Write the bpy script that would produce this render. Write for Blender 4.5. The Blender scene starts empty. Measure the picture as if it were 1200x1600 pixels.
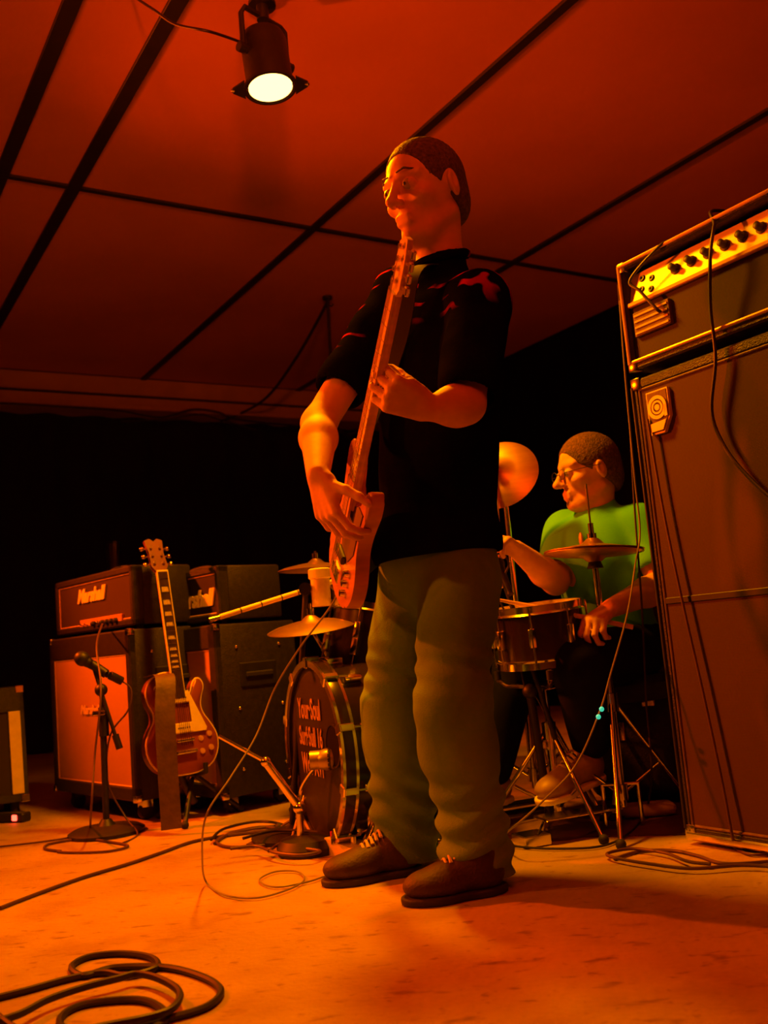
import bpy, bmesh, math, random
import numpy as np
from mathutils import Matrix, Vector, Euler
random.seed(7); np.random.seed(7)
D = bpy.data; SC = bpy.context.scene; COL = SC.collection
V = Vector

# ------------------------------------------------------------------ camera, world, light, exposure
FPX, PITCH, ROLL, CAMZ = 1500.0, math.radians(7.6), math.radians(-4.9), 0.57
CM = Matrix.Rotation(math.pi/2 + PITCH, 4, 'X') @ Matrix.Rotation(ROLL, 4, 'Z')
cam = D.objects.new('camera', D.cameras.new('camera')); COL.objects.link(cam)
cam.matrix_world = Matrix.Translation((0, 0, CAMZ)) @ CM
cam.data.sensor_fit = 'VERTICAL'; cam.data.sensor_height = 32.0; cam.data.lens = 32.0*FPX/1600.0
cam.data.clip_start = 0.02; cam.data.clip_end = 60
SC.camera = cam
cam.data.dof.use_dof = True; cam.data.dof.focus_distance = 2.35; cam.data.dof.aperture_fstop = 3.5

w = D.worlds.new('World'); SC.world = w; w.use_nodes = True
w.node_tree.nodes['Background'].inputs[0].default_value = (1, .12, .0, 1)
w.node_tree.nodes['Background'].inputs[1].default_value = 0.0015
SC.view_settings.view_transform = 'Standard'; SC.view_settings.look = 'None'
SC.view_settings.gamma = 1; SC.view_settings.use_curve_mapping = False
SC.view_settings.exposure = 0.0

def spot(name, loc, target, power, color, angle, blend=.5, r=.04):
    l = D.lights.new(name, 'SPOT'); l.energy = power; l.color = color
    l.spot_size = math.radians(angle); l.spot_blend = blend; l.shadow_soft_size = r
    o = D.objects.new(name, l); COL.objects.link(o); o.location = loc
    o.rotation_euler = (V(target)-V(loc)).to_track_quat('-Z', 'Y').to_euler()
    return o
AMBER = (1, .26, .0); RED = (1, .075, .0)
# stage lamps of the room: one is in view (its light is made here at the mouth of the can), the audience lamps hang out of frame; the last spot is an added ceiling fill
LAMP = V((-0.243, 2.85, 2.32))
spot('lamp_light', LAMP, (-0.20, 2.40, 0), 330, AMBER, 150, .8, .12)
spot('audience_lamp_light', (-2.5, 3.35, 1.95), (0.6, 3.05, 0.85), 640, RED, 92, .7, .05)
spot('audience_lamp_light', (-2.4, 1.5, 1.95), (-0.05, 2.3, 0.55), 175, (1, .13, 0), 42, .8, .06)
spot('ceiling_fill_light', (0.3, -1.3, 1.5), (0.1, .27, 2.64), 1200, (1, .085, 0), 70, 1.0, .15)  # added unseen fill behind the camera, aimed up to brighten the ceiling

# ------------------------------------------------------------------ pixel helpers (a viewed point at a real distance)
def ray(px, py): return CM.to_3x3() @ V(((px-600)/FPX, (800-py)/FPX, -1))
def P(px, py, Y):
    d = ray(px, py); return V((0, 0, CAMZ)) + d*(Y/d.y)
def G(px, py, z=0.0):
    d = ray(px, py); return V((0, 0, CAMZ)) + d*((z-CAMZ)/d.z)
def onplane(px, py, o, n):
    d = ray(px, py); c = V((0, 0, CAMZ)); return c + d*((o-c).dot(n)/d.dot(n))

# ------------------------------------------------------------------ mesh builder
class MB:
    def __init__(s): s.v = []; s.f = []
    def add(s, vs, fs, M=None):
        o = len(s.v)
        s.v += [tuple(M @ V(v)) if M else tuple(v) for v in vs]
        s.f += [tuple(i+o for i in f) for f in fs]; return s
    def box(s, a, b, M=None, bev=0, seg=1):
        a, b = V(a), V(b); bm = bmesh.new(); bmesh.ops.create_cube(bm, size=1)
        for v in bm.verts: v.co = V([(a[i]+b[i])/2 + v.co[i]*(b[i]-a[i]) for i in range(3)])
        if bev: bmesh.ops.bevel(bm, geom=bm.edges[:], offset=bev, segments=seg, affect='EDGES', profile=.5)
        bm.verts.index_update()
        s.add([v.co.copy() for v in bm.verts], [[v.index for v in f.verts] for f in bm.faces], M); bm.free(); return s
    def lathe(s, prof, M=None, n=32):
        vs = []; fs = []; m = len(prof)
        for i in range(n):
            a = 2*math.pi*i/n
            for r, z in prof: vs.append((r*math.cos(a), r*math.sin(a), z))
        for i in range(n):
            j = (i+1) % n
            for k in range(m-1): fs.append((i*m+k, j*m+k, j*m+k+1, i*m+k+1))
        if prof[0][0] > 1e-6: fs.append([i*m for i in range(n)][::-1])
        if prof[-1][0] > 1e-6: fs.append([i*m+m-1 for i in range(n)])
        return s.add(vs, fs, M)
    def ring(s, prof, M=None, n=48):          # closed profile revolved: a hoop
        vs = []; fs = []; m = len(prof)
        for i in range(n):
            a = 2*math.pi*i/n
            for r, z in prof: vs.append((r*math.cos(a), r*math.sin(a), z))
        for i in range(n):
            j = (i+1) % n
            for k in range(m): fs.append((i*m+k, j*m+k, j*m+(k+1) % m, i*m+(k+1) % m))
        return s.add(vs, fs, M)
    def cyl(s, p0, p1, r0, r1=None, n=14):
        r1 = r0 if r1 is None else r1; p0, p1 = V(p0), V(p1); d = p1-p0
        M = Matrix.Translation(p0) @ d.to_track_quat('Z', 'Y').to_matrix().to_4x4()
        return s.lathe([(r0, 0), (r1, d.length)], M, n)
    def sph(s, c, r, n=16, M=None, sc=(1, 1, 1)):
        prof = [(max(1e-7, math.sin(math.pi*k/n)), -math.cos(math.pi*k/n)) for k in range(n+1)]
        T = (M or Matrix()) @ Matrix.Translation(c) @ Matrix.Diagonal((r*sc[0], r*sc[1], r*sc[2], 1))
        return s.lathe([(0 if k in (0, n) else p[0], p[1]) for k, p in enumerate(prof)], T, n*2)
    def tube(s, pts, r, n=8, closed=False):
        pts = [V(p) for p in pts]; N = len(pts); rr = r if isinstance(r, (list, tuple)) else [r]*N
        t = [(pts[min(i+1, N-1)]-pts[max(i-1, 0)]).normalized() for i in range(N)]
        u = t[0].orthogonal().normalized(); o = len(s.v)
        for i in range(N):
            u = (u - t[i]*u.dot(t[i])).normalized(); b = t[i].cross(u)
            for k in range(n):
                a = 2*math.pi*k/n; s.v.append(tuple(pts[i] + (u*math.cos(a)+b*math.sin(a))*rr[i]))
        for i in range(N-1):
            for k in range(n):
                l = (k+1) % n; s.f.append((o+i*n+k, o+i*n+l, o+(i+1)*n+l, o+(i+1)*n+k))
        s.f.append(tuple(o+k for k in range(n))[::-1]); s.f.append(tuple(o+(N-1)*n+k for k in range(n)))
        return s
    def prism(s, poly, y0, y1, M=None):        # polygon in the xz plane, extruded along y
        n = len(poly); vs = [(x, y0, z) for x, z in poly]+[(x, y1, z) for x, z in poly]
        fs = [list(range(n)), list(range(n, 2*n))[::-1]]+[(i, i+n, (i+1) % n+n, (i+1) % n) for i in range(n)]
        return s.add(vs, fs, M)

def smooth_path(pts, k=8):
    pts = [V(p) for p in pts]; out = []
    for i in range(len(pts)-1):
        p0, p1, p2, p3 = pts[max(i-1, 0)], pts[i], pts[i+1], pts[min(i+2, len(pts)-1)]
        for j in range(k):
            t = j/k
            out.append(.5*((2*p1)+(-p0+p2)*t+(2*p0-5*p1+4*p2-p3)*t*t+(-p0+3*p1-3*p2+p3)*t**3))
    return out+[pts[-1]]

ROOTM = {}
def thing(name, label, cat, loc=(0, 0, 0), rotz=0, group=None, M=None):
    o = D.objects.new(name, None); COL.objects.link(o); o.empty_display_size = .1
    M = M or Matrix.Translation(V(loc)) @ Matrix.Rotation(rotz, 4, 'Z')
    o.matrix_world = M; ROOTM[o] = M
    o['label'] = label; o['category'] = cat
    if group: o['group'] = group
    return o
def mesh_of(name, mb, m, M=None, sharp=35):
    me = D.meshes.new(name); me.from_pydata([tuple(M @ V(v)) for v in mb.v] if M else mb.v, [], mb.f)
    bm = bmesh.new(); bm.from_mesh(me); bmesh.ops.recalc_face_normals(bm, faces=bm.faces); bm.to_mesh(me); bm.free()
    me.shade_smooth(); me.set_sharp_from_angle(angle=math.radians(sharp)); me.materials.append(m); return me
def part(name, mb, m, parent, world=False, label=None, sharp=35):
    """a mesh under its thing (or a sub-part under a part); world=True: the builder holds world coordinates"""
    root = parent
    while root.parent: root = root.parent
    RM = ROOTM[root]; M = RM.inverted() if world else None
    o = D.objects.new(name, mesh_of(name, mb, m, M, sharp)); COL.objects.link(o); o.parent = parent
    if label: o['label'] = label
    return o
def single(name, mb, m, label, cat, group=None, loc=None, sharp=35):
    """a thing that is one mesh; builder in world coordinates, origin moved to its base"""
    xs = [v[0] for v in mb.v]; ys = [v[1] for v in mb.v]; zs = [v[2] for v in mb.v]
    c = V(loc) if loc else V(((min(xs)+max(xs))/2, (min(ys)+max(ys))/2, min(zs)))
    o = D.objects.new(name, mesh_of(name, mb, m, Matrix.Translation(-c), sharp)); COL.objects.link(o); o.location = c
    o['label'] = label; o['category'] = cat; ROOTM[o] = Matrix.Translation(c)
    if group: o['group'] = group
    return o
def struct(name, mb, m, parent=None):
    o = D.objects.new(name, mesh_of(name, mb, m)); COL.objects.link(o)
    if parent: o.parent = parent
    else: o['kind'] = 'structure'; ROOTM[o] = Matrix()
    return o

# ------------------------------------------------------------------ materials
def mat(name, c, rough=.6, metal=0.0, var=.25, scale=20, bump=0.0, bscale=None, coord='Object', spec=.5, stretch=(1, 1, 1)):
    m = D.materials.new(name); m.use_nodes = True; nt = m.node_tree; b = nt.nodes['Principled BSDF']
    tc = nt.nodes.new('ShaderNodeTexCoord'); mp = nt.nodes.new('ShaderNodeMapping'); mp.inputs['Scale'].default_value = stretch
    nt.links.new(tc.outputs[coord], mp.inputs[0])
    n = nt.nodes.new('ShaderNodeTexNoise'); n.inputs['Scale'].default_value = scale; n.inputs['Detail'].default_value = 5
    nt.links.new(mp.outputs[0], n.inputs[0])
    r = nt.nodes.new('ShaderNodeValToRGB')
    r.color_ramp.elements[0].position = .3; r.color_ramp.elements[1].position = .7
    r.color_ramp.elements[0].color = (*[x*(1-var) for x in c], 1); r.color_ramp.elements[1].color = (*[min(1, x*(1+var)) for x in c], 1)
    nt.links.new(n.outputs[0], r.inputs[0]); nt.links.new(r.outputs[0], b.inputs['Base Color'])
    b.inputs['Roughness'].default_value = rough; b.inputs['Metallic'].default_value = metal
    b.inputs['Specular IOR Level'].default_value = spec
    if bump:
        n2 = nt.nodes.new('ShaderNodeTexNoise'); n2.inputs['Scale'].default_value = bscale or scale*3; n2.inputs['Detail'].default_value = 4
        nt.links.new(mp.outputs[0], n2.inputs[0])
        bp = nt.nodes.new('ShaderNodeBump'); bp.inputs['Strength'].default_value = bump; bp.inputs['Distance'].default_value = .01
        nt.links.new(n2.outputs[0], bp.inputs['Height']); nt.links.new(bp.outputs[0], b.inputs['Normal'])
    return m
def weave(name, c1, c2, scale, rough=.8, bump=.3):        # cloth grille: fine woven checks, soft stains
    m = mat(name, c1, rough, var=.2, scale=5); nt = m.node_tree; b = nt.nodes['Principled BSDF']
    tc = [n for n in nt.nodes if n.type == 'TEX_COORD'][0]
    ramp = [n for n in nt.nodes if n.type == 'VALTORGB'][0]
    w1 = nt.nodes.new('ShaderNodeTexWave'); w1.bands_direction = 'Z'; w1.inputs['Scale'].default_value = scale
    w2 = nt.nodes.new('ShaderNodeTexWave'); w2.bands_direction = 'X'; w2.inputs['Scale'].default_value = scale
    for q in (w1, w2): nt.links.new(tc.outputs['Object'], q.inputs[0]); q.inputs['Distortion'].default_value = .4
    mu = nt.nodes.new('ShaderNodeMath'); mu.operation = 'MULTIPLY'; nt.links.new(w1.outputs['Fac'], mu.inputs[0]); nt.links.new(w2.outputs['Fac'], mu.inputs[1])
    mx = nt.nodes.new('ShaderNodeMixRGB'); nt.links.new(mu.outputs[0], mx.inputs[0]); nt.links.new(ramp.outputs[0], mx.inputs[2]); mx.inputs[1].default_value = (*c2, 1)
    nt.links.new(mx.outputs[0], b.inputs['Base Color'])
    bp = nt.nodes.new('ShaderNodeBump'); bp.inputs['Strength'].default_value = bump; bp.inputs['Distance'].default_value = .002
    nt.links.new(mu.outputs[0], bp.inputs['Height']); nt.links.new(bp.outputs[0], b.inputs['Normal'])
    return m
def emit(name, c, s):
    m = mat(name, c, .4); b = m.node_tree.nodes['Principled BSDF']
    b.inputs['Emission Color'].default_value = (*c, 1); b.inputs['Emission Strength'].default_value = s; return m

M_TOLEX = mat('black vinyl covering', (.022, .020, .020), .42, scale=60, bump=.35, bscale=260, spec=.35)
M_BLACK = mat('black paint', (.012, .011, .011), .5, scale=30)
M_RUBBER = mat('black rubber', (.015, .014, .014), .7, scale=30)
M_CHROME = mat('chrome', (.82, .78, .72), .16, 1.0, var=.08, scale=30)
M_BRONZE = mat('cymbal bronze', (.62, .40, .16), .36, 1.0, var=.18, scale=6, stretch=(1, 1, 6))
M_GRILL = weave('tan woven grille cloth', (.62, .43, .30), (.36, .24, .16), 75)
M_GRILLR = weave('silver woven grille cloth', (.085, .030, .020), (.045, .015, .010), 90)
M_DARKGRILL = weave('black woven grille cloth', (.05, .03, .025), (.022, .014, .012), 90)
M_PIPING = mat('pale piping', (.6, .42, .24), .55, scale=40)
M_CREAM = mat('cream plastic', (.78, .66, .5), .4, var=.08, scale=20)
M_GOLDPANEL = mat('brushed gold panel', (.62, .36, .16), .4, .3, var=.12, scale=30)
M_ALU = mat('brushed aluminium panel', (.86, .80, .70), .42, .25, var=.07, scale=12, stretch=(1, 1, 20))
M_EYE = mat('eye white', (.38, .34, .3), .3, var=.05)
M_WHITE = mat('off white enamel', (.8, .76, .68), .45, var=.06)
M_SKIN = mat('skin', (.66, .36, .25), .62, var=.12, scale=14, bump=.08, bscale=90)
M_HAIR = mat('cropped brown hair', (.10, .055, .035), .8, var=.5, scale=120, bump=.7, bscale=220)
M_SHIRT2 = mat('green cotton', (.06, .52, .02), .8, var=.12, scale=7, bump=.15, bscale=250)
M_SHOE = mat('brown suede', (.05, .025, .02), .6, var=.35, scale=25, bump=.2, bscale=160)
M_SOLE = mat('rubber sole', (.03, .022, .02), .7, scale=20)
M_LACE = mat('pale laces', (.55, .46, .36), .7)
M_TRAINER = mat('pale trainer leather', (.34, .24, .18), .5, var=.2)
M_TROUSER = mat('black trousers', (.008, .008, .009), .9, scale=30, spec=.1)
M_CABLE = mat('black cable', (.018, .012, .010), .5, scale=8)
M_CABLE2 = mat('dark brown cable', (.08, .035, .02), .5, scale=8)
M_CLEAR = mat('pale olive cable', (.22, .20, .12), .35, scale=8)
M_DRUM = mat('black drum lacquer', (.02, .012, .010), .2, var=.4, scale=3, stretch=(1, 1, .1))
M_HEADSKIN = mat('black drum skin', (.018, .014, .012), .45, scale=8)
M_COATED = mat('coated drum skin', (.62, .56, .48), .6, var=.1, scale=9)
M_LETTER = mat('cream paint lettering', (.36, .24, .15), .7, var=.3)
M_BASS = mat('natural wood finish', (.50, .22, .09), .3, var=.25, scale=6, stretch=(1, 1, 8))
M_NECK = mat('maple neck', (.66, .38, .18), .35, var=.15, scale=8, stretch=(1, 1, 10))
M_ROSE = mat('rosewood', (.06, .028, .018), .5, var=.3, scale=20)
M_GTOP = mat('worn gold top lacquer', (.26, .065, .03), .3, .1, var=.2, scale=8)
M_GBACK = mat('mahogany', (.16, .045, .025), .35, var=.2, scale=10)
M_LEATHER = mat('brown leather strap', (.10, .055, .03), .6, var=.3, scale=25, bump=.2)
M_REDPL = mat('red plastic', (.6, .02, .015), .3)
M_RUG = mat('dark drum rug', (.12, .05, .03), .95, var=.3, scale=14, bump=.5, bscale=220)
M_CURTAIN = mat('black drape', (.006, .005, .005), .95, scale=12)
M_WALL = mat('black painted wall', (.007, .005, .005), .9, scale=5, spec=.1)

# bassist's shirt: black with red woven figures on the yoke of the shoulders
def shirt_material():
    m = mat('black shirt with red figures', (.0045, .004, .004), .95, scale=20, bump=.1, bscale=200, spec=.0); nt = m.node_tree; b = nt.nodes['Principled BSDF']
    tc = [n for n in nt.nodes if n.type == 'TEX_COORD'][0]; ramp = [n for n in nt.nodes if n.type == 'VALTORGB'][0]
    sx = nt.nodes.new('ShaderNodeSeparateXYZ'); nt.links.new(tc.outputs['Object'], sx.inputs[0])
    zr = nt.nodes.new('ShaderNodeMapRange'); zr.inputs[1].default_value = 1.30; zr.inputs[2].default_value = 1.36; nt.links.new(sx.outputs[2], zr.inputs[0])
    wv = nt.nodes.new('ShaderNodeTexWave'); wv.inputs['Scale'].default_value = 7; wv.inputs['Distortion'].default_value = 9; wv.bands_direction = 'DIAGONAL'
    nt.links.new(tc.outputs['Object'], wv.inputs[0])
    th = nt.nodes.new('ShaderNodeMapRange'); th.inputs[1].default_value = .80; th.inputs[2].default_value = .9; nt.links.new(wv.outputs['Fac'], th.inputs[0])
    mu = nt.nodes.new('ShaderNodeMath'); mu.operation = 'MULTIPLY'; nt.links.new(zr.outputs[0], mu.inputs[0]); nt.links.new(th.outputs[0], mu.inputs[1])
    n2 = nt.nodes.new('ShaderNodeTexNoise'); n2.inputs['Scale'].default_value = 9; nt.links.new(tc.outputs['Object'], n2.inputs[0])
    t2 = nt.nodes.new('ShaderNodeMapRange'); t2.inputs[1].default_value = .47; t2.inputs[2].default_value = .53; nt.links.new(n2.outputs[0], t2.inputs[0])
    m3 = nt.nodes.new('ShaderNodeMath'); m3.operation = 'MULTIPLY'; nt.links.new(mu.outputs[0], m3.inputs[0]); nt.links.new(t2.outputs[0], m3.inputs[1]); mu = m3
    mx = nt.nodes.new('ShaderNodeMixRGB'); nt.links.new(mu.outputs[0], mx.inputs[0]); nt.links.new(ramp.outputs[0], mx.inputs[1]); mx.inputs[2].default_value = (.38, .012, .01, 1)
    nt.links.new(mx.outputs[0], b.inputs['Base Color']); return m
M_SHIRT = shirt_material()
def jeans_material():
    m = mat('faded blue denim', (.095, .24, .14), .9, var=.25, scale=9, bump=.25, bscale=350); nt = m.node_tree; b = nt.nodes['Principled BSDF']
    ramp = [n for n in nt.nodes if n.type == 'VALTORGB'][0]; tc = [n for n in nt.nodes if n.type == 'TEX_COORD'][0]
    n = nt.nodes.new('ShaderNodeTexNoise'); n.inputs['Scale'].default_value = 2.6; nt.links.new(tc.outputs['Object'], n.inputs[0])
    r = nt.nodes.new('ShaderNodeMapRange'); r.inputs[1].default_value = .45; r.inputs[2].default_value = .62; nt.links.new(n.outputs[0], r.inputs[0])
    mx = nt.nodes.new('ShaderNodeMixRGB'); nt.links.new(r.outputs[0], mx.inputs[0]); nt.links.new(ramp.outputs[0], mx.inputs[1]); mx.inputs[2].default_value = (.16, .36, .21, 1)
    nt.links.new(mx.outputs[0], b.inputs['Base Color']); return m
M_JEANS = jeans_material()
def floor_material():
    m = mat('scuffed painted concrete', (.40, .30, .19), .6, var=.28, scale=1.6, bump=.25, bscale=60); nt = m.node_tree; b = nt.nodes['Principled BSDF']
    ramp = [n for n in nt.nodes if n.type == 'VALTORGB'][0]; tc = [n for n in nt.nodes if n.type == 'TEX_COORD'][0]
    last = ramp.outputs[0]
    for sc, lo, hi, col, st in ((11, .61, .70, (.15, .07, .04), (1, 2.4, 1)), (27, .63, .72, (.17, .08, .05), (1, 1.5, 1)), (5, .50, .72, (.27, .16, .10), (1, 1, 1)), (60, .62, .8, (.28, .17, .11), (1, 1, 1))):
        mp = nt.nodes.new('ShaderNodeMapping'); mp.inputs['Scale'].default_value = st; mp.inputs['Location'].default_value = (sc, 3, 0); nt.links.new(tc.outputs['Object'], mp.inputs[0])
        n = nt.nodes.new('ShaderNodeTexNoise'); n.inputs['Scale'].default_value = sc; n.inputs['Detail'].default_value = 3; nt.links.new(mp.outputs[0], n.inputs[0])
        r = nt.nodes.new('ShaderNodeMapRange'); r.inputs[1].default_value = lo; r.inputs[2].default_value = hi; r.inputs[4].default_value = .7; nt.links.new(n.outputs[0], r.inputs[0])
        mx = nt.nodes.new('ShaderNodeMixRGB'); nt.links.new(r.outputs[0], mx.inputs[0]); nt.links.new(last, mx.inputs[1]); mx.inputs[2].default_value = (*col, 1); last = mx.outputs[0]
    nt.links.new(last, b.inputs['Base Color']); return m
M_FLOOR = floor_material()
M_CEIL = mat('ceiling board paint', (.58, .23, .15), .42, var=.12, scale=1.2, bump=.06, bscale=5)
M_BATTEN = mat('black ceiling batten', (.010, .007, .006), .6)
M_SOFFIT = mat('painted soffit board', (.42, .26, .19), .7, var=.12, scale=4)

# ------------------------------------------------------------------ the room: axes turned 32 degrees from the view
TH = math.radians(32); AX = V((-math.sin(TH), math.cos(TH), 0)); BX = V((math.cos(TH), math.sin(TH), 0))   # AX to the back wall, BX to the right wall
CEIL = 2.64
RM = Matrix.Translation((0, 0, 0)) @ Matrix(((BX.x, AX.x, 0, 0), (BX.y, AX.y, 0, 0), (0, 0, 1, 0), (0, 0, 0, 1)))   # local (b, a, z) -> world
def ba(p): return V((V(p).dot(BX), V(p).dot(AX)))
def ceil_b(px, py): return ba(G(px, py, CEIL))
bB, bC, bD = ceil_b(115, 292).x, ceil_b(490, 355).x, ceil_b(800, 410).x
bA = ceil_b(3, 270).x
aE = (ceil_b(115, 292).y+ceil_b(490, 355).y+ceil_b(800, 410).y)/3
aS = ceil_b(170, 588).y          # soffit front face
bR = ceil_b(880, 517).x          # right wall
struct('floor', MB().box((-6, -5, -.1), (bR+.1, aS+1.6, 0), RM), M_FLOOR)
ce = struct('ceiling', MB().box((-6, -5, CEIL+.012), (bR+.1, aS+1.6, CEIL+.1), RM), M_BATTEN)
bs = [bC+(bC-bB)*k for k in (-4, -3, -2)]+[bB, bC, bD]+[bD+1.22*k for k in (1, 2)]
bs = sorted([b for b in bs if b < bR-.2])
edges = [-6]+bs+[bR]
As = [aE-2.44*2, aE-2.44, aE]
As = [a for a in As if a < aS]; aed = [-5]+As+[aS]
for i in range(len(edges)-1):
    for j in range(len(aed)-1):
        struct('ceiling_panel', MB().box((edges[i]+.014, aed[j]+.014, CEIL), (edges[i+1]-.014, aed[j+1]-.014, CEIL+.014), RM, bev=.003), M_CEIL, ce)
for b in bs+[bA]:
    bw = .028 if abs(b-bA) < .01 or abs(b-bB) < .01 else .021
    struct('batten', MB().box((b-bw, -5, CEIL-.012), (b+bw, aS, CEIL+.006), RM, bev=.002), M_BATTEN, ce)
for a in As:
    struct('batten', MB().box((-6, a-.016, CEIL-.010), (bR, a+.016, CEIL+.006), RM, bev=.002), M_BATTEN, ce)
SD = .24                          # soffit depth
so = struct('trim_1', MB().box((-6, aS, CEIL-SD), (bR, aS+.35, CEIL), RM, bev=.006), M_SOFFIT)
struct('trim_board', MB().box((-6, aS-.012, CEIL-SD), (bR, aS, CEIL-SD+.035), RM, bev=.003), M_SOFFIT, so)
struct('trim_board', MB().box((-6, aS-.018, CEIL-SD+.09), (bR, aS, CEIL-SD+.105), RM, bev=.003), M_BATTEN, so)
# black drape with folds on the back wall, plain black wall on the right
def drape(b0, b1, a, z0, z1, amp, freq):
    mb = MB(); n = int((b1-b0)*freq*6); vs = []; fs = []
    for i in range(n+1):
        b = b0+(b1-b0)*i/n; off = amp*math.sin(b*freq*2*math.pi)+amp*.4*math.sin(b*freq*3.7)
        vs += [(b, a+off, z0), (b, a+off, z1)]
    fs = [(2*i, 2*i+2, 2*i+3, 2*i+1) for i in range(n)]
    m2 = len(vs); vs2 = [(x, y+.01, z) for x, y, z in vs]
    fs2 = [tuple(k+m2 for k in f)[::-1] for f in fs]
    return mb.add(vs+vs2, fs+fs2, RM)
struct('wall_back', MB().box((-6, aS+.5, 0), (bR, aS+.6, CEIL), RM), M_WALL)
dr = drape(-6, bR-.05, aS+.25, .01, CEIL-.1, .03, 3)
single('stage_curtain', dr, M_CURTAIN, 'long black stage curtain hanging in folds under the soffit along the back wall', 'curtain')
struct('wall_right', MB().box((bR, -5, 0), (bR+.1, aS+.6, CEIL), RM), M_WALL)

# ------------------------------------------------------------------ text
def text_mb(s, size, shear=0, extrude=.002, offset=0):
    cu = D.curves.new('txt', 'FONT'); cu.body = s; cu.size = size; cu.shear = shear; cu.extrude = extrude; cu.offset = offset
    cu.align_x = 'CENTER'; cu.align_y = 'CENTER'; cu.resolution_u = 3
    o = D.objects.new('txt', cu); COL.objects.link(o); dg = bpy.context.evaluated_depsgraph_get()
    me = D.meshes.new_from_object(o.evaluated_get(dg)); mb = MB()
    # text lies in xy facing +z -> stand it in xz facing -y
    R = Matrix.Rotation(math.pi/2, 4, 'X')
    mb.add([v.co.copy() for v in me.vertices], [tuple(p.vertices) for p in me.polygons], R)
    D.objects.remove(o); D.curves.remove(cu); D.meshes.remove(me); return mb
def moved(mb, M):
    r = MB(); return r.add([V(v) for v in mb.v], mb.f, M)

# ------------------------------------------------------------------ amplifiers (local x along the front, y into the box, z up, origin at the middle of the front edge)
def corners(t, x0, x1, y0, y1, z0, z1, r=.022):
    for x in (x0, x1):
        for z in (z0, z1):
            m = MB().box((x-(r if x > x0 else .003), y0-.003, z-(r if z > z0 else .003)), (x+(.003 if x > x0 else r), y0+r, z+(.003 if z > z0 else r)), bev=.003, seg=2)
            part('corner_guard', m, M_CHROME, t)
def speaker_cab(label, loc, rot, wd, dp, h, z0, grille, piping, frame=.045, logo=None, casters=True, group=None, gz0=.05, gz1=.09, guard=True):
    t = thing('speaker_cabinet', label, 'speaker cabinet', loc, rot, group)
    hw = wd/2; z1 = z0+h
    part('cabinet_shell', MB().box((-hw, .02, z0), (hw, dp, z1), bev=.008, seg=2), M_TOLEX, t)
    fr = MB(); fr.box((-hw, 0, z0), (-hw+frame, .03, z1), bev=.006).box((hw-frame, 0, z0), (hw, .03, z1), bev=.006)
    fr.box((-hw, 0, z0), (hw, .03, z0+gz0), bev=.006).box((-hw, 0, z1-gz1), (hw, .03, z1), bev=.006)
    part('front_frame', fr, M_TOLEX, t)
    part('grille_cloth', MB().box((-hw+frame, .010, z0+gz0), (hw-frame, .022, z1-gz1)), grille, t)
    pp = MB(); a, b, c, d = -hw+frame, hw-frame, z0+gz0, z1-gz1
    for p, q in (((a, c), (b, c)), ((b, c), (b, d)), ((b, d), (a, d)), ((a, d), (a, c))):
        pp.cyl((p[0], .010, p[1]), (q[0], .010, q[1]), .004, n=8)
    part('piping', pp, piping, t)
    if guard: corners(t, -hw, hw, 0, dp, z0, z1)
    hd = part('side_handle', MB().box((hw-.004, dp*.5-.08, z0+h*.62), (hw+.006, dp*.5+.08, z0+h*.62+.09), bev=.004), M_BLACK, t)
    part('handle_grip', MB().box((hw+.004, dp*.5-.06, z0+h*.62+.035), (hw+.014, dp*.5+.06, z0+h*.62+.055), bev=.004), M_RUBBER, hd)
    for y in (dp*.25, dp*.78):
        for z in (z0+h*.15, z0+h*.5, z0+h*.86):
            part('screw', MB().sph((hw, y, z), .007, 6), M_CHROME, t)
    if casters:
        for x in (-hw+.07, hw-.07):
            for y in (.07, dp-.07):
                c = part('caster', MB().box((x-.02, y-.02, z0-.03), (x+.02, y+.02, z0)), M_CHROME, t)
                part('wheel', MB().lathe([(.006, -.013), (.026, -.013), (.03, -.006), (.03, .006), (.026, .013), (.006, .013)], Matrix.Translation((x, y, .03)) @ Matrix.Rotation(math.pi/2, 4, 'Y'), 18), M_RUBBER, c)
    else:
        for x in (-hw+.06, hw-.06):
            for y in (.06, dp-.06): part('foot', MB().lathe([(.02, 0), (.016, z0)], Matrix.Translation((x, y, 0)), 14), M_RUBBER, t)
    return t
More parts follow.
